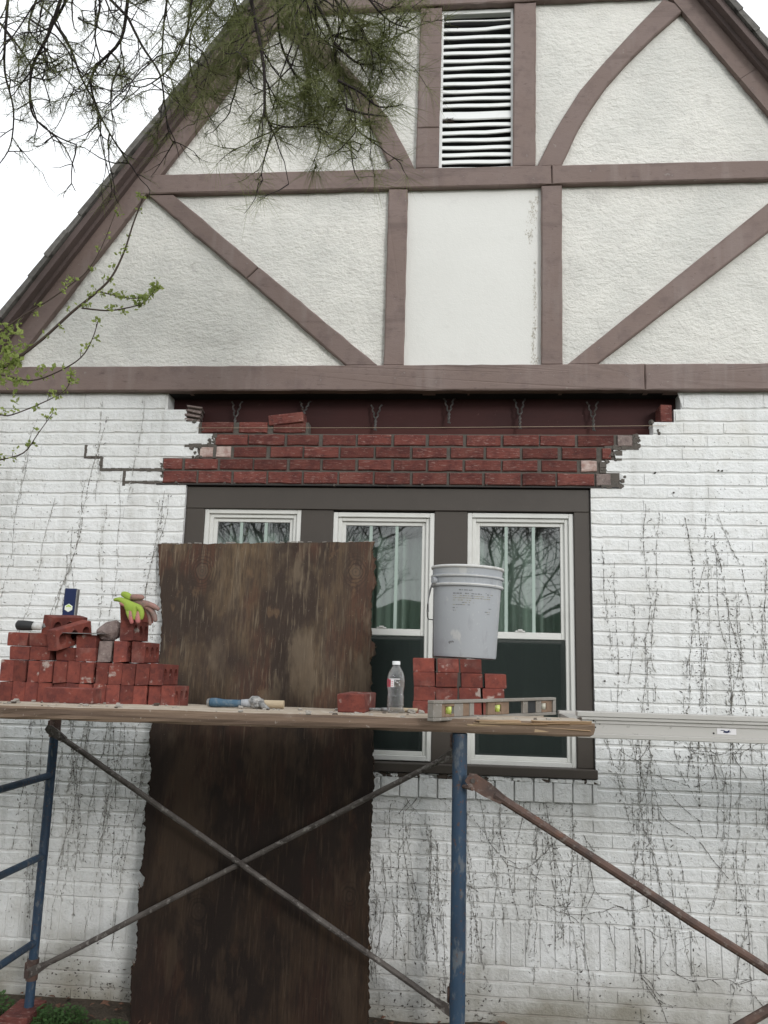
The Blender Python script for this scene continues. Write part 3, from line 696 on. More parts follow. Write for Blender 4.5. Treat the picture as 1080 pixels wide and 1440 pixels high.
panel([(lx(3.2), 3.2), dl1, dl0, (lx(4.30), 4.30)], STUCCO)
panel([dl0, dl1, (-.34, 3.2), (-.34, 4.32), (-1.74, 4.32)], STUCCO)
panel([(-.338, 3.2), (.493, 3.2), (.493, 4.32), (-.338, 4.32)], STUCCO_S, .0025, 'smooth flat panel below the vent with a rusty streak')
panel([(.495, 3.2), dr0, (1.83, 4.215), (1.76, 4.32), (.495, 4.32)], STUCCO)
panel([dr0, (rx(3.2), 3.2), (1.83, 4.215)], STUCCO)
panel([(lx(4.322), 4.322), (-.18, 4.322), (-.18, 5.45), (lx(5.45), 5.45)], STUCCO)
panel([(.36, 4.322), (rx(4.322), 4.322), (rx(5.45), 5.45), (.36, 5.45)], STUCCO)
panel([(lx(5.452), 5.452), (rx(5.452), 5.452), (AX, AZ)], STUCCO)
st = MB()                                       # the streak: thin crust of stain beside the post
for (x, z, w_, h_) in ((.40,4.12,.028,.10),(.385,3.99,.02,.05),(.425,4.2,.016,.03),(.408,3.64,.010,.13),(.405,3.45,.012,.05),(.40,3.34,.012,.10),(.41,3.78,.006,.05),(.412,3.27,.018,.03)):
    for i in range(int(w_*h_*42000)):
        px, pz = x + random.gauss(0, w_*.5), z + random.gauss(0, h_*.5); s = random.uniform(.0008,.0028)
        st.box(px-s*.8, px+s*.8, -.0026, .004, pz-s*1.6, pz+s*1.6, 0, .001)
tag(st.build('water_stain', STAIN, house), kind='stuff')

def timber(poly, y0=-.034, y1=.04, label=None):
    """a board with chamfered front edge and slightly wandering edges"""
    P = []
    for i in range(len(poly)):
        a, b = Vector(poly[i]), Vector(poly[(i+1) % len(poly)]); L_ = (b-a).length; n_ = max(1, int(L_/.06))
        for k in range(n_): P.append(a.lerp(b, k/n_))
    cx = sum(p.x for p in P)/len(P)
    n_ = len(P); c = .005
    # inward offset by averaged edge normals
    area = sum(P[i].x*P[(i+1)%n_].y - P[(i+1)%n_].x*P[i].y for i in range(n_)); sgn = 1 if area > 0 else -1
    ins = []
    for i in range(n_):
        t = (P[(i+1)%n_] - P[i-1]).normalized(); nn = Vector((-t.y, t.x)) * sgn
        ins.append(P[i] + nn * c * 1.3)
    jj = [random.uniform(-.0016,.0016) for _ in range(n_)]
    V = [(p.x+jj[i], y1, p.y+jj[i]) for i, p in enumerate(P)] + [(p.x+jj[i], y0+c, p.y+jj[i]) for i, p in enumerate(P)] + [(p.x, y0+random.uniform(-.001,.001), p.y) for p in ins]
    F = []
    for i in range(n_):
        k = (i+1) % n_
        q = [(i, k, n_+k, n_+i), (n_+i, n_+k, 2*n_+k, 2*n_+i)]
        F += q if sgn > 0 else [f[::-1] for f in q]
    f = tuple(2*n_+i for i in range(n_)); F.append(f if sgn > 0 else f[::-1])
    mb = MB(); mb.add(V, F); o = mb.build('timber', TIMBER, house)
    if label: o['label'] = label
    return o
timber([(X0,3.096),(.962,3.096),(.962,3.236),(X0,3.236)], -.046, label='long horizontal beam above the brickwork')
timber([(.965,3.095),(X1,3.095),(X1,3.236),(.965,3.236)], -.045)
timber([(lx(4.268)-.03,4.268),(.50,4.268),(.50,4.384),(lx(4.384)-.03,4.386)], -.040)
timber([(.503,4.268),(rx(4.272)+.03,4.274),(rx(4.38)+.03,4.378),(.503,4.382)], -.041)
timber([(-.393,3.238),(-.286,3.238),(-.285,4.266),(-.392,4.266)])
timber([(.438,3.238),(.547,3.238),(.556,4.266),(.446,4.266)])
timber([(-.243,4.388),(-.118,4.388),(-.116,4.635),(-.242,4.635)]); timber([(-.242,4.638),(-.116,4.638),(-.110,5.405),(-.234,5.405)])
timber([(.292,4.386),(.416,4.386),(.424,5.412),(.300,5.412)])
timber([(lx(5.408)-.03,5.408),(.47,5.416),(.47,5.53),(lx(5.52)-.03,5.52)], -.042); timber([(.473,5.418),(rx(5.42)+.03,5.424),(rx(5.54)+.03,5.54),(.473,5.532)], -.043)
timber([(.018,5.54),(.136,5.54),(.136,6.9),(.018,6.9)])
# diagonals
timber([(-1.165,3.745),(-.592,3.238),(-.424,3.238),(-1.098,3.812)]); timber([(-1.765,4.264),(-1.168,3.748),(-1.102,3.815),(-1.620,4.264)])
timber([(.571,3.238),(.722,3.238),(1.93,4.215),(1.86,4.266),(1.79,4.266)])
# curved braces
cL = [(.423,4.384),(.490,4.53),(.561,4.669),(.665,4.845),(.788,5.002),(.972,5.219),(1.134,5.400)]
cR = [(.553,4.384),(.597,4.481),(.650,4.605),(.716,4.725),(.810,4.868),(.916,4.997),(1.076,5.169),(1.265,5.345)]
timber(cL[::-1] + cR, -.030, label='right curved brace beside the vent')
timber([(2*.088 - x, z) for x, z in (cL[::-1] + cR)][::-1], -.030, label='left curved brace behind the pine needles')
# rakes
def rake(side, o0, o1, y0, y1, s0, s1, nm, m, lab=None):
    d = Vector((1, 1.5)).normalized(); nrm = Vector((-1.5, 1)).normalized()
    base = Vector((AX, AZ)); L_ = s1
    a = [base - d*s0 + nrm*o0, base - d*s1 + nrm*o0, base - d*s1 + nrm*o1, base - d*s0 + nrm*o1]
    pts = [(p.x, p.y) if side < 0 else (2*AX - p.x, p.y) for p in a]
    mb = MB(); mb.prism(pts if side < 0 else pts[::-1], y0, y1); o = mb.build(nm, m, house, fixn=True); return o
for sd_ in (-1, 1):
    rake(sd_, -.005, .098, -.036, .04, 0, 2.62, 'rake_board', TIMBER); rake(sd_, -.005, .098, -.037, .04, 2.623, 5.1, 'rake_board', TIMBER)
    rake(sd_, .098, .118, -.070, .04, 0, 5.1, 'rake_moulding', ROOFEDGE)
    rake(sd_, .118, .150, -.118, .04, 0, 5.1, 'bargeboard', ROOFEDGE)
    rf = rake(sd_, .150, .176, -.112, 6.1, -.02, 5.35, 'roof', SHINGLE)
    d = Vector((1,1.5)).normalized(); nrm = Vector((-1.5,1)).normalized()
    s = 5.33
    while s > 0:
        mb = MB(); a = Vector((AX,AZ)) - d*s + nrm*.177; ex = .15
        for (t0, t1, y0, y1) in ((0, ex + .03, -.136 + random.uniform(-.01,.006), .9),):
            q = [a - nrm*.022, a + d*t1 - nrm*.022, a + d*t1 + nrm*.004, a + nrm*.011]
            q = [(p.x, p.y) if sd_ < 0 else (2*AX - p.x, p.y) for p in q]
            mb.prism(q, y0, 1.1)
        mb.build('shingle', SHINGLE, rf, fixn=True); s -= ex
# vent
vt = MB(); vt.box(-.125,.305,.052,.40,4.37,5.42); vt2 = MB()
vt2.box(-.116,-.100,.0,.045,4.384,5.405); vt2.box(.284,.298,.0,.045,4.384,5.405); vt2.box(-.116,.298,.0,.045,4.384,4.402); vt2.box(-.116,.298,.002,.045,5.385,5.408)
hol = MB(); hol.box(-.116,.298,.038,.042,4.384,5.405)
vent = vt2.build('gable_vent', SLAT, house); hol.build('vent_shade_sheet', DARK, vent)  # near-black sheet stands in for the shade behind the slats
SZ = [5.341,5.285,5.234,5.178,5.132,5.081,5.035,4.985,4.935,4.885,4.840,4.795,4.732,4.674,4.625,4.580,4.532,4.488,4.444,4.400]
for i, z in enumerate(SZ):
    mb = MB(); hh = .0140 if i else .008
    if i == 12: hh = .027
    xa, xb = -.100, .286; nn = 8; bend = .012 if i in (1, 14) else 0
    V = []; F = []
    for k in range(nn+1):
        f = k/nn; x = xa + (xb-xa)*f; dz = (f-.5)*.012*(-.2) + (bend*max(0, f-.62)/.38) + .0015*math.sin(f*7+i*1.7)
        V += [(x, .006, z-hh+dz), (x, .001, z-hh*.8+dz), (x, .010, z+hh+dz), (x, .016, z+hh*.9+dz)]
    for k in range(nn):
        a = k*4; b = a+4
        F += [(a, b, b+1, a+1), (a+1, b+1, b+2, a+2), (a+2, b+2, b+3, a+3), (a+3, b+3, b, a)]
    F += [(0,1,2,3), (nn*4+3, nn*4+2, nn*4+1, nn*4)]
    mb.add(V, F); mb.build('slat', SLAT, vent)
ns = MB()
for i in range(60):
    a = Vector((-.098 + random.random()*.055, .003 + random.uniform(-.004,.006), 4.706 + random.uniform(-.012,.010))); d = Vector((random.uniform(-1,1), random.uniform(-.3,.3), random.uniform(-.4,.4))) * .016
    ns.tube([a-d, a+d], .0009, 3)
tag(ns.build('bird_nest', TWIG), 'little wad of dry twigs stuck between the louvres of the gable vent', 'nest')

# dead creeper on the paint
vn = MB(); vr = random.Random(11)
def on_white(x, z):
    if z < .04 or z > 3.09 or x < X0 or x > X1: return False
    k = int((ZT - z) / CH) if z < ZT else -1
    if 37 <= k <= 39: return True
    return all(not (h0 - .01 < x < h1 + .01) for h0, h1 in holes(k))
def dash(x, z, dx, dz, wd, ln, mi=None):
    wd *= vr.uniform(.65,1.15); ln *= vr.uniform(.5,1.2)
    L_ = math.hypot(dx, dz) or 1; dx /= L_; dz /= L_; nx_, nz_ = -dz, dx
    y = -.0038
    a = (x - dx*ln, z - dz*ln); b = (x + dx*ln, z + dz*ln); m_ = (x + vr.uniform(-.3,.3)*ln*.4, z)
    V = [(a[0], y+.004, a[1]), (m_[0]+nx_*wd, y+.001, m_[1]+nz_*wd), (b[0], y+.004, b[1]), (m_[0]-nx_*wd, y+.001, m_[1]-nz_*wd), (m_[0], y-.0015, m_[1])]
    vn.add(V, [(0,3,4),(3,2,4),(2,1,4),(1,0,4)], mi if mi is not None else (1 if vr.random() < .5 else 0))
def vine(x, z, ztop, lean, dens, wid=1.0, wig=.25, side=.35, branch=.0):
    ang = lean
    while z < ztop:
        ang += vr.gauss(0, wig) * .35; ang += (lean - ang) * .18
        st_ = vr.uniform(.010, .026)
        nx_, nz_ = x + math.sin(ang)*st_, z + math.cos(ang)*st_
        if on_white(x, z) and vr.random() < dens*1.2:
            dash((x+nx_)/2, (z+nz_)/2, nx_-x, nz_-z, vr.uniform(.0008,.0024)*wid, st_*vr.uniform(.4,.75))
        for _q in range(2):
            if vr.random() < .38:
                q = vr.gauss(0,.010)
                if on_white(x+q, z): dash(x+q, z+vr.uniform(-.015,.015), math.sin(ang)+vr.gauss(0,.3), math.cos(ang), vr.uniform(.0012,.0034), vr.uniform(.006,.020), 2)
        if vr.random() < side*.75 and on_white(x, z):
            a2 = ang + vr.choice((-1,1))*vr.uniform(.5,1.5); l2 = vr.uniform(.004,.012); q = vr.uniform(.004,.03)*vr.choice((-1,1))
            if on_white(x+q, z): dash(x + q, z + vr.uniform(-.01,.01), math.sin(a2), math.cos(a2), vr.uniform(.0007,.0022)*wid, l2)
        if on_white(x, z) and on_white(nx_, nz_) and vr.random() < .62: vn.tube([(x, -.0022, z), (nx_, -.0022, nz_)], .0009, 3, 1, cap=False)
        if branch and vr.random() < branch:
            sub(x, z, ang + vr.choice((-1,1))*vr.uniform(.5,1.0), vr.uniform(.12,.45), wid*.8)
        x, z = nx_, nz_
def sub(x, z, ang, ln, wid):
    l_ = 0
    while l_ < ln:
        ang += vr.gauss(0,.16) - .05*ang*.3; s_ = vr.uniform(.008,.018)
        nx_, nz_ = x + math.sin(ang)*s_, z + math.cos(ang)*s_
        if on_white(x, z) and vr.random() < .9: dash((x+nx_)/2, (z+nz_)/2, nx_-x, nz_-z, vr.uniform(.0006,.0016)*wid, s_*.62)
        if vr.random() < .10 and ln > .15: sub(x, z, ang + vr.choice((-1,1))*vr.uniform(.5,1.0), vr.uniform(.04,.14), wid*.85)
        if wid > 1.1 and vr.random() < .45 and on_white(x, z) and on_white(nx_, nz_): vn.tube([(x, -.0025, z), (nx_, -.0025, nz_)], .0012, 4, 1 if vr.random() < .6 else 0, cap=False)
        x, z = nx_, nz_; l_ += s_
for x, zb, zt, ln, de, wd in ((-2.18,1.55,2.95,.17,.62,1.5),(-2.08,1.5,2.62,.10,.6,1.1),(-2.30,1.6,2.5,.14,.5,1.0),(-1.95,1.5,2.35,.04,.55,1.2),(-1.86,1.5,2.45,.05,.55,1.2),(-1.79,1.6,2.62,.02,.4,.9),(-1.70,1.6,2.52,.14,.6,1.3),
                              (-1.62,1.6,2.55,.10,.6,1.1),(-1.56,1.75,2.5,.05,.4,.9),(-2.40,1.8,2.75,.12,.45,.9),(-2.02,1.45,2.2,.0,.5,1.0),(-1.75,2.5,3.05,.05,.25,.8),(-1.93,2.5,3.05,.02,.3,.9),(-2.35,2.5,2.95,.1,.3,.8)):
    vine(x, zb, zt, ln, de, wd, side=.5)
for i in range(20): vine(vr.uniform(-2.2,-1.52), vr.uniform(.45,1.0), vr.uniform(1.2,1.75), vr.uniform(-.1,.2), vr.uniform(.35,.75), vr.uniform(.8,1.4), side=.75, branch=.006)
for i in range(7): vine(vr.uniform(-2.15,-1.5), vr.uniform(.06,.4), vr.uniform(.5,1.0), vr.uniform(-.1,.15), vr.uniform(.3,.5), vr.uniform(.7,1.2), side=.3, branch=.01)
for i in range(17): vine(vr.uniform(.72,1.75), vr.uniform(1.2,1.8), vr.uniform(1.8,2.5), vr.uniform(-.08,.06), vr.uniform(.3,.6), vr.uniform(.7,1.3), side=.6)
for i in range(7): vine(1.15 + vr.uniform(0,.5), 1.25, vr.uniform(2.0,2.6), vr.uniform(-.05,.05), .6, 1.25, side=.9)
for i in range(36): vine(vr.uniform(.08,1.55), vr.uniform(.08,.75), vr.uniform(.8,1.44), vr.uniform(-.18,.18), vr.uniform(.35,.75), vr.uniform(.6,1.4), side=.7, branch=.014)
for i in range(8): vine(vr.uniform(.72,1.6), vr.uniform(.95,1.2), vr.uniform(1.3,1.46), vr.uniform(-.2,.2), vr.uniform(.5,.8), vr.uniform(.9,1.6), side=.9, branch=.02)
for i in range(16): vine(vr.uniform(-.38,.1), vr.uniform(.1,.5), vr.uniform(.7,1.04), vr.uniform(-.15,.2), vr.uniform(.45,.75), vr.uniform(.8,1.3), side=.6, branch=.02)
for x, z, a in ((.80,1.30,2.7),(.93,1.32,2.9),(1.12,1.32,2.75),(.98,1.02,2.75),(1.25,1.3,3.3),(.62,.9,2.8),(.72,.55,2.7),(-.28,.95,.8),(-.2,1.0,-.9),(-.12,.72,2.6),(.98,.36,2.7),(.86,.42,2.8),(.1,.95,2.4),(.4,.6,2.7),(.3,.98,.5)):
    sub(x, z, a, vr.uniform(.3,.55), 1.5)
for i in range(900):
    x, z = vr.uniform(-2.2,1.3), .05 + abs(vr.gauss(0,.10))
    if on_white(x, z) and mnoise.noise(Vector((x*3.4, 7, z*3))) > -.05: dash(x, z, vr.uniform(-1,1), vr.uniform(-.4,1), vr.uniform(.001,.004), vr.uniform(.004,.012))
for i in range(4200):
    x, z = vr.uniform(-2.5,1.75), vr.uniform(.2,2.9)
    if on_white(x, z) and mnoise.noise(Vector((x*2.4, 3, z*.9))) > .02: dash(x, z, vr.uniform(-.4,.4), 1, vr.uniform(.0006,.0018), vr.uniform(.002,.007))
for x, z in ((1.009,2.668),(1.097,2.565),(1.322,2.681),(1.34,2.68),(.80,1.66),(.735,1.62)):
    vn.tube([(x,-.008,z),(x,.005,z)], .0045, 7)
cr = brickwall
tag(vn.build('creeper_residue', [VINE, VINE2, VINE3], brickwall), kind='stuff')

# ------------------------------------------------------------------ loose things in the opening
def solid_brick(name, l, h, w_, m, loc, rot, label, slots=0, group=None):
    mb = MB(); mb.cbox(-l/2, l/2, -w_/2, w_/2, -h/2, h/2, .003, 0, .0015)
    if slots:
        mb = MB()
        for i in range(slots + 1):                      # fins left between broken-open cores
            z0 = -h/2 + h * i/(slots+1); mb.cbox(-l/2, l/2, -w_/2 + (0 if i % 2 else .004), w_/2, z0 + .001, z0 + h/(slots+1) - .010, .003, 0, .003)
        mb.box(-l/2+.004, l/2-.004, -w_/2 + .022, w_/2 - .004, -h/2 + .003, h/2 - .013)
    o = mb.build(name, m); o.location = loc; o.rotation_euler = rot
    return tag(o, label, 'brick', group)
solid_brick('brick', .082, .098, .09, GREYB, (-1.432, .045, 2.988), (0, .14, .12), 'broken grey brick standing on end at the left end of the opening, its cores showing', slots=3)
solid_brick('brick', .060, .090, .09, OLDRED, (1.073, .045, 2.984), (0, .02, .05), 'small red brick standing on the right step of the opening')
solid_brick('brick', .19, .055, .085, OLDRED, (-.91, .03, 2.950), (0, -.10, -.06), 'tilted red brick lying loose on the top red course')
sg = MB(); sg.tube([(-1.40,-.006,2.899),(-.15,-.008,2.902),(1.075,-.006,2.916)], .0011, 5)
tag(sg.build('string_line', STRING), 'tan mason string stretched across the red brick opening', 'string')

# ------------------------------------------------------------------ plywood sheet leaning on the wall
def ply_y(z): return -.20 + .075 * z
Le = [(-1.545,2.258),(-1.527,2.11),(-1.485,1.866),(-1.478,1.76),(-1.49,1.55),(-1.482,1.37),(-1.49,1.30),(-1.480,1.22),(-1.466,1.14),(-1.462,1.02),(-1.480,.96),(-1.462,.86),(-1.466,.67),(-1.432,.642),(-1.467,.60),(-1.463,.52),(-1.447,.30),(-1.465,.255),(-1.444,.02),(-1.442,-.01)]
Re = [(-.415,2.285),(-.427,2.235),(-.41,2.183),(-.418,2.13),(-.400,2.078),(-.423,2.026),(-.42,1.90),(-.416,1.786),(-.392,1.77),(-.394,1.719),(-.414,1.701),(-.411,1.551),(-.392,1.35),(-.378,1.129),(-.386,.814),(-.380,.508),(-.364,.096),(-.362,-.01)]
def jag(E_, n_=5, a=.006):
    o = []
    for i in range(len(E_)-1):
        p, q = Vector(E_[i]), Vector(E_[i+1]); m_ = max(1, int((p-q).length/.013))
        for k in range(m_):
            f = k/m_; r_ = p.lerp(q, f); o.append((r_.x + random.uniform(-a, a)*(.45 if random.random() < .8 else random.uniform(1,2.6)), r_.y))
    o.append(E_[-1]); return o
def ply_layer(off, y0, y1, a):
    L_ = jag(Le, a=a); R_ = jag(Re, a=a)
    top = [(L_[0][0] + (R_[0][0]-L_[0][0])*i/30, L_[0][1] + (R_[0][1]-L_[0][1])*i/30 + random.uniform(-.004,.004)) for i in range(1, 30)]
    poly = [(x+off, z) for x, z in L_] + [(x-off, z) for x, z in R_[::-1]] + top[::-1]
    n_ = len(poly); V = [(x, ply_y(z)+y0, z) for x, z in poly] + [(x, ply_y(z)+y1, z) for x, z in poly]
    F = [tuple(range(n_)), tuple(range(2*n_-1, n_-1, -1))] + [(i, n_+i, n_+(i+1) % n_, (i+1) % n_) for i in range(n_)]
    mb = MB(); mb.add(V, F[:2]); mb.add([], [])
    mb.f += F[2:]; mb.m += [1]*len(F[2:]); return mb
board = empty('plywood_sheet', (-.95, -.2, 0), 'tall weathered brown plywood sheet with ragged edges leaning against the window', 'plywood')
def at(o, p): o.parent = p; o.matrix_parent_inverse = Matrix.Translation(-p.location); return o
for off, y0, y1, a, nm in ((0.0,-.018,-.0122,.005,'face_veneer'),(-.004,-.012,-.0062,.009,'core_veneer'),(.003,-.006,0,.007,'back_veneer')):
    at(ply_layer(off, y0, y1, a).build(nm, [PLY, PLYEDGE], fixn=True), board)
sp = MB()
for i in range(120):
    E_ = random.choice((Le, Re)); k = random.randrange(len(E_)-1); p = Vector(E_[k]).lerp(Vector(E_[k+1]), random.random())
    y = ply_y(p.y) - .012; s_ = -1 if E_ is Le else 1
    sp.tube([(p.x - s_*.006, y, p.y), (p.x + s_*random.uniform(.0,.012), y + random.uniform(-.004,.004), p.y + random.uniform(-.03,.03))], [.003,.0008], 4)
at(tag(sp.build('splinters', PLYEDGE), kind='stuff'), board)
du = MB()
for i in range(26):
    f = random.random(); x = -1.54 + 1.12*f; z = 2.258 + .027*f; r_ = random.uniform(.004,.011)
    du.cbox(x-r_*1.4, x+r_*1.4, -.044, -.034, z, z+r_*.8, .002, 0, .002)
tag(du.build('mortar_crumbs', CRUMB), kind='stuff')

# ------------------------------------------------------------------ scaffold
LX, RX, FARY, NEARY = -1.905, .018, -.270, -1.785
BAR = 1.436
def scaffold_frame(x, label, near, footz):
    e = empty('scaffold_ladder', (x, FARY, footz), label, 'scaffold frame', 'scaffold end frames')
    def p(nm, pts, r_, m=BLUE, n_=14):
        mb = MB(); mb.tube(pts, r_, n_); o = mb.build(nm, m); smooth_by_angle(o, 50); at(o, e); return o
    p('leg', [(x, FARY, footz), (x, FARY, 1.475)], .0215); p('leg', [(x, NEARY, .0), (x, NEARY, 1.493)], .0215)
    p('top_bar', [(x, FARY, BAR), (x, NEARY, BAR)], .0215)
    for z in (1.113, .752, .376): p('rung', [(x, FARY, z), (x, NEARY, z)], .016)
    for y in (FARY, NEARY):
        for z in ((1.336, .262) if y == FARY else (1.352, .30)):
            mb = MB()
            if y == FARY: mb.tube([(x, y, z-.045), (x, y, z+.045)], .0262, 12)
            if y == FARY: mb.cbox(x-.034, x-.022, y-.012, y+.012, z-.03, z+.03, .003)
            mb.tube([(x, y, z), (x + (0 if y == FARY else .036), y - .055, z)], .006, 8)
            if y == FARY: mb.cbox(x-.010,x+.010,y-.058,y-.050,z-.022,z+.012,.002)
            at(mb.build('brace_clip', RUST, smooth=False), e)
    if near:
        mb = MB(); mb.lathe([(.0, .0), (.05, 0), (.05, .006), (.0, .006)], 12, 0, Matrix.Translation((x, NEARY, .0)))
        at(mb.build('foot_plate', RUST), e)
    return e
scaffold_frame(LX, 'left blue scaffold frame with three rungs standing on a brick', False, .105)
scaffold_frame(RX, 'blue scaffold frame under the plank end right of the plywood', True, .06)
def flat_end(mb, a, b, w_=.020, ln=.075, th=.004):
    """flattened pierced end of a tube brace: from a towards b"""
    a, b = Vector(a), Vector(b); d = (b-a).normalized(); up = Vector((0,1,0)).cross(d).normalized(); y = d.cross(up)
    q = []
    for (s_, h_) in ((-.018,.6),(0,1),(ln*.6,1),(ln*1.25,.62)):
        for u in (-1, 1):
            for v in (-1, 1): q.append(a + d*s_ + up*w_*h_*u + y*(th if s_ < ln else .011)*v)
    F = []
    for i in range(3):
        o = i*4; F += [(o,o+1,o+5,o+4),(o+1,o+3,o+7,o+5),(o+3,o+2,o+6,o+7),(o+2,o,o+4,o+6)]
    F += [(0,2,3,1),(12,13,15,14)]
    mb.add(q, F)
def brace(name, bars, m, label, group='scaffold cross braces', r_=.0128):
    e = empty(name, bars[0][0], label, 'cross brace', group)
    for i, (a, b) in enumerate(bars):
        mb = MB(); a, b = Vector(a), Vector(b); d = (b-a).normalized(); L_ = (b-a).length
        n_ = 14; pts = [a + d*(.07 + (L_-.14)*k/n_) + Vector((random.uniform(-.001,.001), 0, random.uniform(-.0015,.0015))) for k in range(n_+1)]
        mb.tube(pts, [r_*random.uniform(.94,1.06) for _ in pts], 10); flat_end(mb, a, b); flat_end(mb, b, a)
        at(mb.build('brace_tube', m if not isinstance(m, tuple) else m[i], fixn=True), e)
        for q in (a, b):
            bo = MB(); bo.tube([q - Vector((0,.008,0)), q + Vector((0,.004,0))], .0065, 8); at(bo.build('bolt', RUST2), e)
    bo = MB(); A, B = Vector(bars[0][0]), Vector(bars[0][1]); mid = (A+B)/2; bo.tube([mid - Vector((0,.016,0)), mid + Vector((0,.03,0))], .006, 8); at(bo.build('bolt', RUST2), e)
    return e
by = FARY - .056
brace('cross_brace', [((LX,by,1.330),(RX,by,.205)), ((LX,by+.022,.255),(RX,by+.022,1.292))], (RUST2, RUST2), 'grey rusty crossed braces spanning the dark plywood below the plank')
brace('cross_brace', [((RX+.036,NEARY-.045,1.372),(RX+1.96,NEARY-.045,.255)), ((RX+.03,NEARY-.021,.385),(RX+1.96,NEARY-.021,1.50))], RUST, 'red brown braces running down to the right from the near blue post', r_=.0122)

# planks
def plank(x0, x1, y0, y1, z0, z1, m, label, name='scaffold_plank', split=False, wav=.004):
    n_ = 40; V = []; F = []
    sec = [(y0+.004, z0), (y0, z0+.006), (y0, (z0+z1)/2), (y0+.002, z1-.007), (y0+.008, z1), ((y0*2+y1)/3, z1+.001), ((y0+2*y1)/3, z1), (y1-.006, z1), (y1, z1-.006), (y1, z0+.006), (y1-.004, z0)]
    k_ = len(sec)
    for i in range(n_+1):
        x = x0 + (x1-x0)*i/n_; s_ = wav*math.sin(x*1.3+1)
        for j, (y, z) in enumerate(sec):
            e_ = random.uniform(-.0025,.0025)
            xx = x + (random.uniform(-.012,.02) if i in (0, n_) else 0)
            V.append((xx, y + e_, z + s_*.5 + random.uniform(-.0014,.0014)))
    for i in range(n_):
        for j in range(k_):
            jn = (j+1) % k_; F.append((i*k_+j, i*k_+jn, (i+1)*k_+jn, (i+1)*k_+j))
    F += [tuple(range(k_)), tuple(n_*k_+j for j in range(k_))[::-1]]
    mb = MB(); mb.add(V, F); o = mb.build(name, [m, PLANK2], fixn=True)
    for p in o.data.polygons:
        if p.normal.z > .8: p.material_index = 1  # upward faces paler: mortar dust plus a painted-in lit top
    return tag(o, label, 'plank', 'scaffold planks')
fp = plank(-3.1, .372, -1.812, -1.575, 1.4945, 1.532, PLANK, 'front weathered plank on top of the blue posts with a splintered right end')
spl = MB()
for i in range(9):
    x = random.uniform(.12,.34); L_ = random.uniform(.06,.22); y = -1.812 + random.uniform(-.002,.003); z = random.uniform(1.512,1.5325); h_ = random.uniform(.0015,.005)
    spl.cbox(x-L_/2, min(x+L_/2,.380), y-.001, y+.02, z-h_, z+h_, .0012, 0, .004)
tag(spl.build('splinters', SPLINTER, fp), kind='stuff')
RZ = 1.480
for i, (y0, lab) in enumerate(((-1.302,'second plank from the front, behind the water bottle and the hammer'), (-1.055,'third plank from the front, under both brick stacks'), (-.808,'rear plank of the platform nearest the wall, behind the brick stacks'))):
    plank(-3.05 + .03*i, .40 - .02*i, y0, y0+.238, BAR + .0222, RZ, PLANK2, lab, wav=.001)
# aluminium walkboard on the right
al = empty('walkboard', (.33, -1.3, 1.45), 'grey aluminium walkboard with ribbed side rail running off to the right', 'walkboard')
mb = MB(); Y = -1.30
wz = 1.4645                                       # its rails sit on the frame bar, above the wood deck ends
mb.cbox(.415, 3.2, Y, Y+.045, 1.522, 1.539, .002); mb.cbox(.415, 3.2, Y+.010, Y+.016, 1.468, 1.522, .0005); mb.cbox(.415, 3.2, Y-.002, Y+.045, 1.4525, 1.468, .002); mb.cbox(.415, 3.2, Y+.006, Y+.0105, 1.500, 1.504, .001); mb.cbox(.415, 3.2, Y+.003, Y+.0105, 1.512, 1.5215, .001)
at(mb.build('side_rail', ALU), al)
mb = MB(); mb.cbox(.415, 3.2, Y+.50, Y+.545, 1.498, 1.513, .002); mb.cbox(.415, 3.2, Y+.529, Y+.535, 1.468, 1.498, .0005); mb.cbox(.415, 3.2, Y+.50, Y+.547, 1.4525, 1.468, .002)
at(mb.build('side_rail', ALU), al)
mb = MB(); mb.box(.42, 3.2, Y+.047, Y+.498, 1.488, 1.503); at(mb.build('deck_panel', ALU), al)
for k in range(12):
    mb = MB(); mb.cbox(.50+k*.22, .53+k*.22, Y+.017, Y+.528, 1.470, 1.486, .002); at(mb.build('cross_rung', ALU), al)
mb = MB()
for x, z in ((.452,1.503),(.463,1.495),(.476,1.504),(.49,1.500),(.470,1.509),(.475,1.488),(.855,1.513),(.862,1.481)): mb.tube([(x,Y+.0085,z),(x,Y+.012,z)], .003, 8)
at(mb.build('rivet_holes', DARK), al)
mb = MB(); mb.box(.873,.935,Y+.0088,Y+.0105,1.478,1.497); at(mb.build('sticker', LABW), al)
mb = MB(); mb.prism([(.893,1.484),(.906,1.483),(.918,1.487),(.912,1.489),(.914,1.494),(.905,1.489),(.895,1.490)], Y+.0078, Y+.0086); mb.prism([(.885,1.4905),(.897,1.4905),(.897,1.4925),(.885,1.4925)], Y+.0078, Y+.0086)
at(mb.build('sticker_logo', NAVY, fixn=True), al)

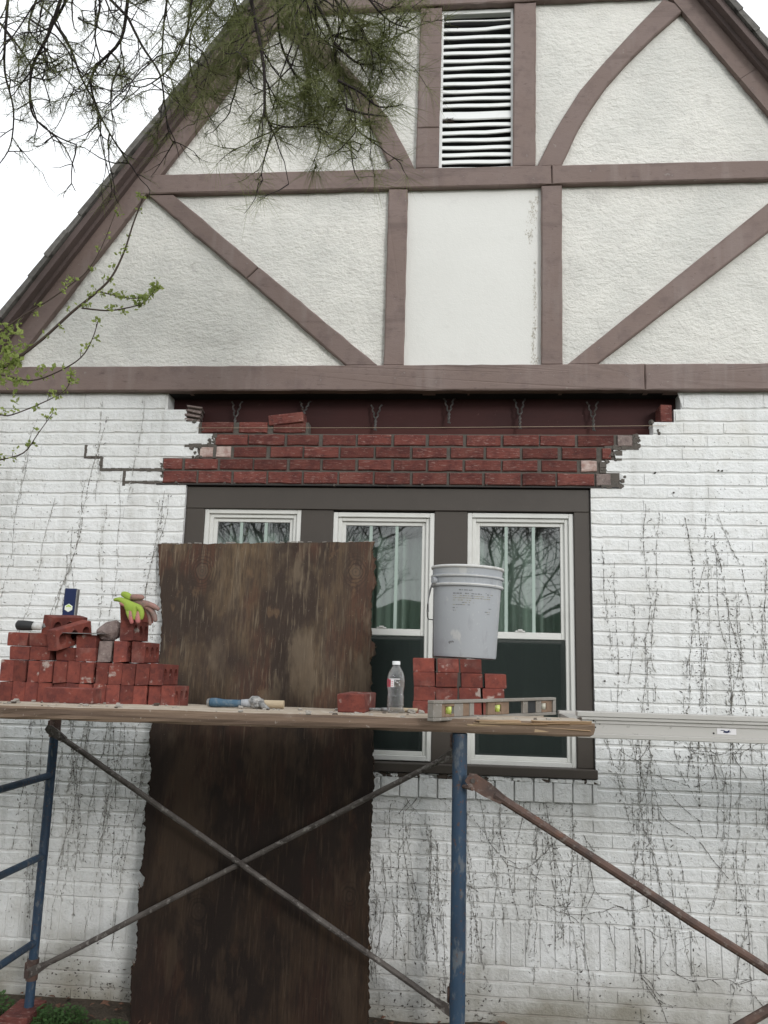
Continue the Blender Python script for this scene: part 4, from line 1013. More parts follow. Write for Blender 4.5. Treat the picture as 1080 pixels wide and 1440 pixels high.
# ------------------------------------------------------------------ loose new bricks
BL, BH, BT = .190, .085, .0552
def cored_brick(var):
    """BL long (y), BT thick (x), BH high (z) standing on its long edge; three cores run through the thickness"""
    rr = random.Random(var); V = []; F = []; idx = {}
    def vert(p):
        k = tuple(round(c, 5) for c in p)
        if k not in idx: idx[k] = len(V); V.append(p)
        return idx[k]
    cuts = [-BL/2, -BL/2 + BL/3, -BL/2 + 2*BL/3, BL/2]; n_ = 12; c = .003
    for side, x in ((-1, -BT/2), (1, BT/2)):
        for i in range(3):
            y0, y1 = cuts[i] + (c if i == 0 else 0), cuts[i+1] - (c if i == 2 else 0); z0, z1 = -BH/2 + c, BH/2 - c
            cy, cz = (cuts[i]+cuts[i+1])/2, 0
            per = []; inn = []
            for k in range(n_):
                an = 2*PI*(k+.5)/n_; dy, dz = math.cos(an), math.sin(an)
                s_ = min((y1-cy if dy > 0 else cy-y0)/max(abs(dy),1e-6), (z1-cz if dz > 0 else cz-z0)/max(abs(dz),1e-6))
                py, pz = cy+dy*s_, cz+dz*s_
                inn.append((x, cy + .0200*dy, cz + .0235*dz)); per.append((x, py, pz))
            # corners: snap the nearest perimeter points
            for (yy, zz) in ((y0,z0),(y0,z1),(y1,z0),(y1,z1)):
                b = min(range(n_), key=lambda k: (per[k][1]-yy)**2 + (per[k][2]-zz)**2); per[b] = (x, yy, zz)
            for k in range(n_):
                k2 = (k+1) % n_; q = (vert(per[k]), vert(per[k2]), vert(inn[k2]), vert(inn[k]))
                F.append(q)
    for i in range(3):
        cy = (cuts[i]+cuts[i+1])/2
        for k in range(n_):
            a0, a1 = 2*PI*(k+.5)/n_, 2*PI*(k+1.5)/n_
            F.append(tuple(vert((x, cy+.0200*math.cos(a), .0235*math.sin(a))) for x, a in ((-BT/2,a0),(-BT/2,a1),(BT/2,a1),(BT/2,a0))))
    m0 = MB(); m0.add(V, F)
    # outer skin: chamfered edge ring plus the four plain faces
    def ring(y, z): return y, z
    A = [(-BL/2+c,-BH/2+c),(BL/2-c,-BH/2+c),(BL/2-c,BH/2-c),(-BL/2+c,BH/2-c)]; B = [(-BL/2,-BH/2),(BL/2,-BH/2),(BL/2,BH/2),(-BL/2,BH/2)]
    xs_ = [-BT/2, -BT/2+c, BT/2-c, BT/2]; R_ = []
    for xi, x in enumerate(xs_):
        P_ = A if xi in (0,3) else B
        R_.append([(x, y + rr.uniform(-.0024,.0024)*(xi in (1,2)), z + rr.uniform(-.0024,.0024)*(xi in (1,2))) for y, z in P_])
    VV = [p for r_ in R_ for p in r_]; FF = []
    for r_ in range(3):
        for k in range(4): FF.append((r_*4+k, r_*4+(k+1) % 4, (r_+1)*4+(k+1) % 4, (r_+1)*4+k))
    m0.add(VV, FF)
    me = m0.mesh('brick', NEWRED)
    bm = bmesh.new(); bm.from_mesh(me); bmesh.ops.remove_doubles(bm, verts=bm.verts, dist=1e-5); bmesh.ops.recalc_face_normals(bm, faces=bm.faces); bm.to_mesh(me); bm.free()
    return me
BM_ = [cored_brick(i) for i in range(4)]
def nbrick(loc, rot, label, group, m=None):
    me = random.choice(BM_)
    if m: me = me.copy(); me.materials.clear(); me.materials.append(m)
    o = link('brick', me); o.location = loc; o.rotation_euler = rot
    return tag(o, label, 'brick', group)
ORD = ['first','second','third','fourth','fifth','sixth','seventh','eighth','ninth','tenth','eleventh','twelfth','thirteenth','fourteenth']
FRONT = -.905
def edge_row(n_, xs_, z, rowname, skip=(), mats={}):
    for i in range(n_):
        if i in skip: continue
        where = f'{ORD[i]} from the left' if i < n_-1 else 'rightmost, cores showing,'
        if i in mats: lab = f'grey brick on edge, {where} in the {rowname} of the left pile'
        else: lab = f'red brick on edge, {where} in the left pile {rowname}'
        nbrick((xs_[i], FRONT + BL/2 + random.uniform(-.010,.010), z + BH/2), (random.uniform(-.015,.015), random.uniform(-.014,.014), random.uniform(-.03,.03)), lab, 'bricks of the left pile', mats.get(i))
G1 = 'bricks of the left pile'
r1 = [-1.826 + .0569*i for i in range(13)]
edge_row(13, r1, RZ + .001, 'bottom row')
r2 = [-1.830 + .0578*i for i in range(12)]
edge_row(12, r2, RZ + .0875, 'second row')
# third row: flat bricks on the left, three on edge at the right
Z3 = RZ + .0875 + .0870
FL = (0, PI/2, 0)                                    # lies flat: thickness up, height across
def flat(x, z, lab, y=FRONT+.012, rz=0.0, m=None): return nbrick((x, y + BL/2 + random.uniform(-.006,.006), z + BT/2), (0, PI/2 + random.uniform(-.012,.012), rz), lab, G1, m)
flat(-1.788, Z3, 'flat red brick lying leftmost in the third row of the left pile')
flat(-1.699, Z3, 'flat red brick lying second from the left in the third row of the left pile')
flat(-1.594, Z3, 'flat red brick lying under the tilted bricks in the third row of the left pile', y=FRONT+.03)
flat(-1.500, Z3, 'flat red brick lying beside the grey brick in the third row of the left pile', y=FRONT+.005)
nbrick((-1.425, FRONT+BL/2+.01, Z3+BH/2), (0,.03,.02), 'mortar crusted grey brick on edge in the third row of the left pile', G1, GREYB)
nbrick((-1.353, FRONT+BL/2, Z3+BH/2+.001), (0,-.03,-.02), 'red brick on edge right of the grey brick in the left pile', G1)
nbrick((-1.290, FRONT+BL/2+.02, Z3+BH/2), (0,-.02,.03), 'red brick on edge at the right end of the third row, cores showing', G1)
Z4 = Z3 + BT + .001
flat(-1.800, Z4, 'flat red brick under the black trowel handle on the left pile')
flat(-1.708, Z4, 'flat red brick beside the tilted bricks in the fourth row of the left pile', y=FRONT+.02)
flat(-1.508, Z4-.003, 'flat red brick directly under the trowel blade on the left pile', y=FRONT+.01)
Z5 = Z3 + BH + .002
nbrick((-1.340, FRONT+BL/2+.006, Z5+BH/2), (0,-.03,.03), 'red brick on edge below the glove brick, cores showing', G1)
nbrick((-1.345, FRONT+BL/2+.03, Z5+BH+.002+.031), (.02,-.12,-.10), 'topmost red brick of the left pile, under the work gloves', G1)
# two bricks leaning on each other beside the trowel
nbrick((-1.648, -.800, Z4+.088), (.06, .16, -.38), 'red brick leaning back with two cores showing at the top of the left pile', G1)
nbrick((-1.598, -.850, Z4+.050), (.27, .06, -.36), 'red brick leaning forward over the trowel blade on the left pile', G1)
# rounded lump of old mortar
mb = MB(); bm = bmesh.new(); bmesh.ops.create_icosphere(bm, subdivisions=3, radius=1)
for v in bm.verts: v.co *= 1 + .22*mnoise.noise(v.co*1.6) + .10*mnoise.noise(v.co*5)
bm.transform(Matrix.Diagonal((.056,.05,.040,1))); me = bpy.data.meshes.new('mortar_lump'); bm.to_mesh(me); bm.free(); me.materials.append(GREYB)
o = link('mortar_lump', me); o.location = (-1.428, FRONT+.07, Z5+.040); o.rotation_euler = (0,-.35,.2); tag(o, 'rough grey brick bat crusted with mortar near the top of the left pile', 'brick bat')
nbrick((-1.212, -1.600, 1.5325+BT*.42), (0, PI/2, PI/2+.03), 'single red brick lying lengthwise in front of the left pile', 'single bricks on the platform').scale = (.84,.84,.86)
nbrick((-.302, -1.665+BL/2, 1.533+BT/2), (0, PI/2, -.08), 'single red brick lying alone beside the plywood edge', 'single bricks on the platform')
# right stack
FR2 = -.845; G2 = 'bricks of the right stack'
rows = ['bottom row','second row','third row','top row']
for r_ in range(4):
    for c_ in range(4 if r_ < 3 else 3):
        nm = ['leftmost','second from the left','third from the left','rightmost'][c_] if (r_ < 3 or c_ < 2) else 'rightmost'
        xj = random.uniform(-.004,.004)
        nbrick((-.119 + .0922*c_ + xj + ((.008 if r_ == 2 else .0) if c_ == 3 else 0), FR2 + BL/2 + random.uniform(-.008,.008), RZ + .001 + BT/2 + r_*.0562), (0, PI/2 + random.uniform(-.012,.012), random.uniform(-.02,.02)),
               f'{nm} red brick in the {rows[r_]} of the stack under the bucket', G2)

# ------------------------------------------------------------------ bucket
bz = RZ + .001 + 4*.0562 + .002
bu = empty('bucket', (.042, FR2+.135, bz), 'grey plastic bucket with ribbed rim standing on the right brick stack', 'bucket', rot=(0, math.radians(1.5), 0))
def sub_of(o, p): o.parent = p; return o
mb = MB(); mb.lathe([(0,.002),(.118,.0),(.128,.004),(.130,.012),(.1415,.285),(.1415,.288),(.150,.290),(.1515,.296),(.1505,.302),(.1445,.304),(.1455,.322),(.1455,.325),(.152,.327),(.1535,.332),(.1525,.337),(.146,.339),(.1475,.368),(.1440,.368),(.1375,.33),(.1255,.012),(0,.010)], 56)
o = mb.build('body', BUCKET); smooth_by_angle(o, 35); sub_of(o, bu)
mb = MB(); mb.lathe([(.1470,.364),(.1525,.365),(.1540,.370),(.1525,.3755),(.1470,.376),(.1440,.372),(.1440,.366)], 56); o = mb.build('rim', BUCKETW, smooth=True); sub_of(o, bu)
for z in (.2965,.332):
    mb = MB(); mb.lathe([(.1512,z-.003),(.1535+(.0015 if z > .3 else 0),z),(.1512,z+.004)], 56); sub_of(mb.build('rib', BUCKETW, smooth=True), bu)
for s_ in (-1, 1):
    an = math.radians(208 if s_ < 0 else 28); d = Vector((math.cos(an), math.sin(an), 0)); mb = MB()
    mb.tube([tuple(d*.146 + Vector((0,0,.312))), tuple(d*.164 + Vector((0,0,.312)))], .014, 12); sub_of(mb.build('ear', BUCKET), bu)
A_ = Vector((math.cos(math.radians(208)), math.sin(math.radians(208)), 0))*.160 + Vector((0,0,.312)); B_ = Vector((math.cos(math.radians(28)), math.sin(math.radians(28)), 0))*.160 + Vector((0,0,.312))
pts = []
for i in range(25):
    f = i/24; an = math.radians(208) - f*PI                 # swings round the back
    sag = math.sin(f*PI)
    r_ = .160 + .008*sag
    pts.append((r_*math.cos(an), r_*math.sin(an), .312 - .155*min(1, sag*1.5)**.8))
mb = MB(); mb.tube(pts, .0022, 6); mb.tube([tuple(A_), (A_.x-.012, A_.y-.006, .27), (A_.x-.017, A_.y-.010, .22), (A_.x-.013, A_.y-.012, .18)], .0022, 6)
sub_of(mb.build('bail_wire', WIRE), bu)
def curved_strip(mb, a0, a1, z0, z1, mi):
    n_ = max(2, int(abs(a1-a0)/4)); V = []; F = []
    for i in range(n_+1):
        a = math.radians(a0 + (a1-a0)*i/n_)
        for z in (z0, z1):
            r_ = .130 + (z-.012)*(.0115/.273) + .0006; V.append((r_*math.cos(a), r_*math.sin(a), z))
    for i in range(n_): F.append((i*2, i*2+2, i*2+3, i*2+1))
    mb.add(V, F, mi)
pr = MB(); rr = random.Random(2)
for z, a0, a1, h_, mi, dn in ((.270,248,284,.005,1,.7),(.256,246,318,.0045,1,.85),(.247,246,318,.004,0,.75),(.238,246,312,.004,0,.7),(.229,246,282,.004,0,.75),(.220,246,290,.004,0,.65),(.211,246,276,.0035,0,.6),(.198,246,254,.005,1,.6),(.188,246,252,.003,1,.5),(.262,302,318,.003,1,.3),(.214,306,316,.003,1,.4),(.200,304,316,.003,1,.5),(.186,302,316,.003,1,.6),(.178,304,314,.003,1,.4)):
    a = a0
    while a < a1:
        l_ = rr.uniform(1.5,5)
        if rr.random() < dn: curved_strip(pr, a, min(a+l_, a1), z, z+h_*rr.uniform(.6,1), mi if rr.random() < .8 else 1-mi)
        a += l_ + rr.uniform(.3,1.4)
for a, z in ((239,.058),(241,.061),(243,.059),(245,.062),(247,.060),(240,.055)): curved_strip(pr, a, a+2.4, z, z+.006, 1)
sub_of(tag(pr.build('worn_print', [PRINTY, PRINTD]), kind='stuff'), bu)

# ------------------------------------------------------------------ bottle
bo = empty('water_bottle', (-.1785, -1.62, 1.5325), 'small clear water bottle with white cap standing beside the right brick stack', 'bottle')
bo.scale = (.87,.87,.86)
prof = [(0,.0),(.022,.0),(.0285,.004),(.0295,.012)]
for z in (.024,.037,.050): prof += [(.0298,z-.006),(.0268,z),(.0298,z+.005)]
prof += [(.0275,.064),(.0262,.072),(.0295,.085),(.0305,.092),(.0305,.118),(.0300,.122),(.0295,.128),(.0265,.140),(.0205,.152),(.0145,.161),(.0125,.166),(.0125,.171)]
mb = MB(); mb.lathe(prof, 28); o = mb.build('body', PET, smooth=True); sub_of(o, bo)
mb = MB(); mb.lathe([(0,.1825),(.0125,.1825),(.0140,.181),(.0140,.170),(.0,.170)], 24); o = mb.build('cap', CAPW); smooth_by_angle(o); sub_of(o, bo)
mb = MB()
def lab(a0, a1, z0, z1, mi, r_=.0309):
    n_ = max(2, int((a1-a0)/8)); V = []; F = []
    for i in range(n_+1):
        a = math.radians(a0+(a1-a0)*i/n_)
        for z in (z0, z1): V.append((r_*math.cos(a), r_*math.sin(a), z))
    for i in range(n_): F.append((i*2, i*2+2, i*2+3, i*2+1))
    mb.add(V, F, mi)
lab(188,238,.092,.118,0); lab(239,262,.092,.118,1); lab(200,225,.1185,.121,0); lab(226,300,.1185,.1215,1)
for z in (.096,.103,.110): lab(210,222,z,z+.003,2,.0312); lab(244,256,z,z+.002,0,.0312)
for z in (.094,.098,.102,.107,.112): 
    a = 266
    while a < 340: l_ = random.uniform(4,12); lab(a, a+l_, z, z+.0025, 2 if random.random() < .7 else 1); a += l_ + 3
sub_of(mb.build('label', [LABR, LABW, LABD]), bo)

# ------------------------------------------------------------------ levels and tools
lv = empty('spirit_level', (-.064, -1.862, 1.529), 'old worn aluminium spirit level with lime vials lying across the plank end', 'spirit level')
a = Vector((-.064,-1.862)); b = Vector((.328,-1.36)); LL = (b-a).length; ang = math.atan2(b.y-a.y, b.x-a.x)
lv.rotation_euler = (0, 0, ang)
Hh = .056
def lp(nm, boxes, m):
    mb = MB()
    for bx in boxes: mb.cbox(*bx[:6], bx[6] if len(bx) > 6 else .0015)
    return sub_of(mb.build(nm, m), lv)
lp('bottom_rail', [(0,LL,-.012,.012,0,.009)], LEVELB); lp('top_rail', [(0,LL,-.012,.012,Hh-.009,Hh)], LEVELB)
u = LL/.605
lp('end_block', [(0,.035*u,-.0115,.0115,.009,Hh-.009)], LEVELB); lp('end_block', [(LL-.016*u,LL,-.0115,.0115,.009,Hh-.009)], LEVELB)
webs = [(.035,.055),(.095,.135),(.165,.185),(.25,.285),(.315,.355),(.43,.455),(.50,.53),(.56,.59)]
wm = [LEVELW,LEVELB,LEVELB,LEVELW,LEVELW,LEVELB,LEVELB,LEVELW]
for (w0, w1), m in zip(webs, wm): lp('web', [(w0*u,w1*u,-.005,.005,.009,Hh-.009)], m)
for v0, v1, m in ((.055,.095,VIAL),(.285,.315,VIAL),(.53,.56,VIALP)):
    lp('vial_block', [(v0*u,v1*u,-.006,.006,.009,.018),(v0*u,v1*u,-.006,.006,Hh-.018,Hh-.009)], LEVELW)
    mb = MB(); c_ = (v0+v1)/2*u; mb.tube([(c_,0,.018),(c_,-.001,Hh-.018)], .0085, 10); sub_of(mb.build('vial', m, smooth=True), lv)
lp('web_panel', [(.455*u,.50*u,-.002,.002,.009,Hh-.009)], RUBBER); lp('web_panel', [(.135*u,.165*u,-.003,.003,.009,Hh-.009)], LEVELW)

bl = empty('blue_level', (-1.755, -.565, RZ), 'dark blue level standing upright behind the left brick pile, lime hexagon logo', 'spirit level', rot=(.0,.022,0))
mb = MB(); mb.cbox(-.028,.028,-.012,.012,0,.497,.003); sub_of(mb.build('body', NAVY), bl)
mb = MB(); mb.cbox(.0285,.033,-.013,.013,0,.495,.001); sub_of(mb.build('edge_strip', BLADE), bl)
hexa = [(.022*math.cos(PI/6 + k*PI/3), .022*math.sin(PI/6 + k*PI/3)*.95 + .408) for k in range(6)]
mb = MB(); mb.prism([( .018,.400),(.018,.417),(0,.427),(-.018,.417),(-.018,.400),(0,.390)], -.0128, -.0118); sub_of(mb.build('logo', LOGOW, fixn=True), bl)
mb = MB(); mb.prism([(.012,.411),(.012,.416),(0,.423),(-.012,.416),(-.012,.411),(0,.414)], -.0136, -.0129); sub_of(mb.build('logo_leaf', LOGOG, fixn=True), bl)

tz = Z4 + BT + .004
tw_ = empty('trowel', (-1.80, -.86, tz), 'brick trowel with black handle lying on top of the left pile', 'trowel')
def tp(nm, fn, m, sm=True):
    mb = MB(); fn(mb); o = mb.build(nm, m, smooth=sm, fixn=True); return at(o, tw_)
tp('handle', lambda m_: m_.tube([(-1.815,-.885,tz+.026),(-1.808,-.885,tz+.026),(-1.785,-.884,tz+.025),(-1.75,-.882,tz+.024),(-1.742,-.882,tz+.0235)], [.012,.0205,.0215,.0195,.016], 14), RUBBER)
tp('ferrule', lambda m_: m_.tube([(-1.744,-.882,tz+.0235),(-1.715,-.880,tz+.022),(-1.705,-.880,tz+.021)], [.0165,.0155,.011], 12), BUCKETW)
tp('tang', lambda m_: m_.tube([(-1.707,-.880,tz+.021),(-1.69,-.878,tz+.024),(-1.678,-.875,tz+.010),(-1.66,-.87,tz+.004),(-1.62,-.87,tz+.001)], [.006,.0065,.007,.007,.006], 8), GREYM)
tp('tang_stub', lambda m_: m_.tube([(-1.702,-.878,tz+.034),(-1.682,-.876,tz+.014)], .006, 8), GREYM)
tp('blade', lambda m_: m_.prism([(0,0),(1,0),(1,1)], 0, 0) if False else m_.add([(x,y,z) for z in (tz-.0030, tz-.0012) for x, y in ((-1.63,-.87),(-1.60,-.925),(-1.57,-.935),(-1.44,-.915),(-1.425,-.87),(-1.45,-.82),(-1.57,-.80),(-1.60,-.81))],
   [tuple(range(8))[::-1], tuple(range(8,16))] + [(i,(i+1)%8,8+(i+1)%8,8+i) for i in range(8)]), BLADE, False)

hm = empty('hammer', (-.76, -1.605, 1.5325), 'blue handled hammer with mortar crusted head lying on the front plank', 'hammer')
def hp(nm, pts, r_, m, n_=12):
    mb = MB(); mb.tube([(x*.897, -1.605 + (y+1.30)*.9, z) for x, y, z in pts], [q*.93 for q in r_], n_); o = mb.build(nm, m, smooth=True); return at(o, hm)
hz = 1.5325 + .0145
hp('grip', [(-.853,-1.30,hz),(-.848,-1.30,hz),(-.83,-1.30,hz),(-.80,-1.298,hz-.001),(-.76,-1.295,hz-.001),(-.735,-1.293,hz)], [.008,.0145,.0155,.0125,.0125,.011], BLUEGRIP)
hp('butt_cap', [(-.860,-1.30,hz),(-.852,-1.30,hz)], [.011,.0145], GREYM)
hp('collar', [(-.74,-1.294,hz),(-.70,-1.29,hz+.001)], [.0125,.0145], LOGOW if False else BUCKET)
mb = MB(); bm = bmesh.new(); bmesh.ops.create_icosphere(bm, subdivisions=3, radius=1)
for v in bm.verts: v.co *= 1 + .25*mnoise.noise(v.co*2) + .1*mnoise.noise(v.co*6)
bm.transform(Matrix.Translation((-.614,-1.60,hz+.004)) @ Matrix.Rotation(.5,4,'Y') @ Matrix.Diagonal((.026,.022,.0185,1))); me = bpy.data.meshes.new('head'); bm.to_mesh(me); bm.free(); me.materials.append(GREYM); at(link('head', me), hm)
hp('claw', [(-.675,-1.30,hz+.004),(-.65,-1.33,hz-.006),(-.63,-1.345,hz-.012)], [.012,.009,.004], GREYM, 8)
mb = MB(); mb.tube([(-.600,-1.588,1.5325+.0135),(-.531,-1.585,1.5325+.0135)], .0128, 14); o = mb.build('wooden_dowel', TANW); smooth_by_angle(o); tag(o, 'short tan wooden roller lying behind the hammer head', 'roller')
br_ = empty('pointing_tool', (-.25, -1.588, 1.533), 'slim tool with pale wooden handle lying behind the water bottle', 'tool')
for nm, p0, p1, r0, r1, m in (('blade',(-.275,-1.592),(-.222,-1.588),.004,.005,GREYM),('ferrule',(-.224,-1.588),(-.195,-1.586),.006,.007,BLADE),('handle',(-.197,-1.586),(-.112,-1.580),.0075,.0065,TANW)):
    mb = MB(); mb.tube([(*p0,1.533+.008),(*p1,1.533+.008)], [r0,r1], 10); at(mb.build(nm, m, smooth=True), br_)

# gloves -----------------------------------------------------------------
def g2(cx, cy, y): return (-1.5236 + cx*.0004526, y, 1.9810 - cy*.000415)
def chains(name, base, chs, m, parent):
    """one skin grown over joined chains: palm joints first, fingers rooted in the palm"""
    vs_, es, rs = [], [], []
    for p, r_ in base: vs_.append(p); rs.append(r_)
    es += [(i, i+1) for i in range(len(base)-1)]
    for root, ch in chs:
        prev = root
        for p, r_ in ch: vs_.append(p); rs.append(r_); es.append((prev, len(vs_)-1)); prev = len(vs_)-1
    me = bpy.data.meshes.new(name); me.from_pydata(vs_, es, []); me.materials.append(m)
    o = link(name, me, parent); sk = o.modifiers.new('skin', 'SKIN'); sk.use_smooth_shade = True
    for i, r_ in enumerate(rs):
        d = me.skin_vertices[0].data[i]; d.radius = r_ if isinstance(r_, tuple) else (r_, r_); d.use_root = (i == 0)
    o.modifiers.new('sub', 'SUBSURF').levels = 2; o.modifiers['sub'].render_levels = 2
    return o
GY = FRONT - .012
gl = empty('work_glove', (-1.33, GY, 1.87), 'neon green work glove with pink palm draped over the topmost brick', 'glove', 'work gloves')
I = Matrix.Translation(-gl.location)
def gfix(o, p): o.matrix_parent_inverse = Matrix.Translation(-p.location); return o
gfix(chains('glove_back', [(g2(282,180,GY+.012),(.014,.006)), (g2(345,172,GY+.004),(.021,.012)), (g2(410,205,GY-.002),(.023,.014)), (g2(465,240,GY-.008),(.024,.015)), (g2(530,250,GY-.008),(.021,.014))],
    [(3, [(g2(445,290,GY-.016),.0125),(g2(463,335,GY-.021),.0105),(g2(478,375,GY-.019),.007)]),
     (3, [(g2(505,290,GY-.020),.0115),(g2(512,330,GY-.023),.010),(g2(510,375,GY-.021),.007)]),
     (4, [(g2(565,275,GY-.016),.0125),(g2(575,320,GY-.019),.012),(g2(566,372,GY-.017),.009)])], GLOVEG, gl), gl)
gfix(chains('glove_palm', [(g2(475,262,GY-.006),.012), (g2(545,275,GY-.006),.012)],
    [(0, [(g2(466,300,GY-.018),.0115),(g2(482,350,GY-.024),.0105),(g2(494,415,GY-.020),.008)]),
     (1, [(g2(543,320,GY-.020),.012),(g2(548,370,GY-.024),.0125),(g2(548,412,GY-.020),.009)]),
     (0, [(g2(425,232,GY-.012),.0125),(g2(378,215,GY-.010),.011),(g2(350,205,GY-.006),.008)])], GLOVEP, gl), gl)
g3 = empty('work_glove', (-1.29, GY+.02, 1.90), 'dirty dusty pink work glove with fingers pointing right on the topmost brick', 'glove', 'work gloves')
gfix(chains('cuff', [(g2(322,110,GY+.03),(.010,.010)), (g2(365,120,GY+.028),(.014,.016)), (g2(410,145,GY+.022),(.014,.016)), (g2(440,165,GY+.02),(.012,.014))], [], GLOVEG, g3), g3)
gfix(chains('glove_palm', [(g2(420,150,GY+.028),(.010,.014)), (g2(490,185,GY+.022),(.015,.015)), (g2(560,215,GY+.015),(.015,.014))],
    [(0, [(g2(470,150,GY+.006),.0135),(g2(520,147,GY+.004),.0135),(g2(570,150,GY+.004),.010)]),
     (2, [(g2(610,212,GY+.002),.0125),(g2(668,236,GY-.002),.012),(g2(722,270,GY-.002),.009)]),
     (2, [(g2(630,262,GY+.006),.0115),(g2(672,315,GY+.002),.0115),(g2(692,388,GY+.002),.009)]),
     (2, [(g2(600,290,GY+.02),.009),(g2(622,350,GY+.018),.009),(g2(630,425,GY+.018),.0075)])], GLOVED, g3), g3)

# debris on the planks, soil plants, brick under the post -------------------
cb = MB()
for i in range(260):
    x = random.uniform(-1.8,.4); y = random.choice((random.uniform(-1.5,-.9), random.uniform(-1.80,-1.58))); z = RZ if y > -1.56 else 1.532; s_ = random.choice((.002,.003,.003,.004,.006))*random.uniform(.6,1.2)
    cb.cbox(x-s_*1.3, x+s_*1.3, y-s_, y+s_, z, z+s_*1.1, s_*.3, 0 if random.random() < .75 else 1, s_*.25)
for (x, y, s_) in ((-1.305,-1.10,.012),(-.66,-1.62,.006),(-.36,-1.60,.006),(-.33,-1.61,.007),(-.1,-1.6,.008),(-.13,-1.6,.009),(-.16,-1.61,.007)):
    z = RZ if y > -1.56 else 1.532
    cb.cbox(x-s_*1.3, x+s_*1.3, y-s_, y+s_, z, z+s_*1.4, s_*.3, 0, s_*.3)
tag(cb.build('mortar_debris', [CRUMB, DARKCR]), kind='stuff')
solid_brick('foot_brick', .125, .050, .20, OLDRED, (LX-.015, FARY-.02, .080), (0,.02,.04), 'red brick directly under the left blue post, upper of two', group='bricks under the left post')
solid_brick('foot_brick', .150, .055, .21, OLDRED, (LX-.03, FARY-.03, .027), (0,0,.08), 'lower red brick in the soil under the left blue post', group='bricks under the left post')
solid_brick('foot_brick', .10, .058, .20, GREYB, (RX+.0, FARY-.0, .031), (0,0,.02), 'grey block under the far post behind the right blue post')
lf = MB(); lr = random.Random(4)
for i in range(420):
    x, y = lr.uniform(-2.6,1.8), -lr.random()**1.6*.75 - .02
    if -1.5 < x < -.35 and y > -.2: continue
    z = soil_z(x, y) + lr.uniform(.002,.018); s_ = lr.uniform(.012,.03); a = lr.uniform(0,6.3)
    d = Vector((math.cos(a), math.sin(a), lr.uniform(-.5,.5)))*s_; e = Vector((-math.sin(a), math.cos(a), lr.uniform(-.5,.5)))*s_*.5
    p = Vector((x, y, z)); lf.add([p-d, p+e+Vector((0,0,.004)), p+d, p-e+Vector((0,0,.004)), p+Vector((0,0,.007))], [(0,3,4),(3,2,4),(2,1,4),(1,0,4)])
tag(lf.build('fallen_leaves', LEAFLIT), kind='stuff')
wd_ = MB()
def weed(cx, cy, R, n_, h):
    for i in range(n_):
        a = lr.uniform(0,6.3); r_ = R*math.sqrt(lr.random()); x, y = cx + r_*math.cos(a), cy + r_*math.sin(a)*.7
        z = soil_z(x, y) + lr.uniform(.3,1)*h*(1 - .6*r_/R); s_ = lr.uniform(.006,.014); b_ = lr.uniform(0,6.3)
        d = Vector((math.cos(b_), math.sin(b_), lr.uniform(-.3,.5)))*s_; e = Vector((-math.sin(b_), math.cos(b_), lr.uniform(-.4,.4)))*s_*.6
        p = Vector((x, y, z)); wd_.add([p-d, p-e, p+d, p+e], [(0,1,2,3)])
        if i % 4 == 0: wd_.tube([(x, y, soil_z(x, y)-.005), tuple(p)], .0009, 3)
for (x, y, R, n_, h) in ((-2.08,-.22,.10,260,.13),(-1.80,-.30,.11,420,.12),(-1.72,-.24,.08,260,.10),(-1.58,-.3,.07,160,.05),(-1.5,-.27,.06,130,.05),(-2.2,-.3,.12,200,.1),(-1.66,-.36,.06,120,.05),(.9,-.25,.08,100,.03)): weed(x, y, R, n_, h)
tag(wd_.build('weeds', WEED), kind='stuff')

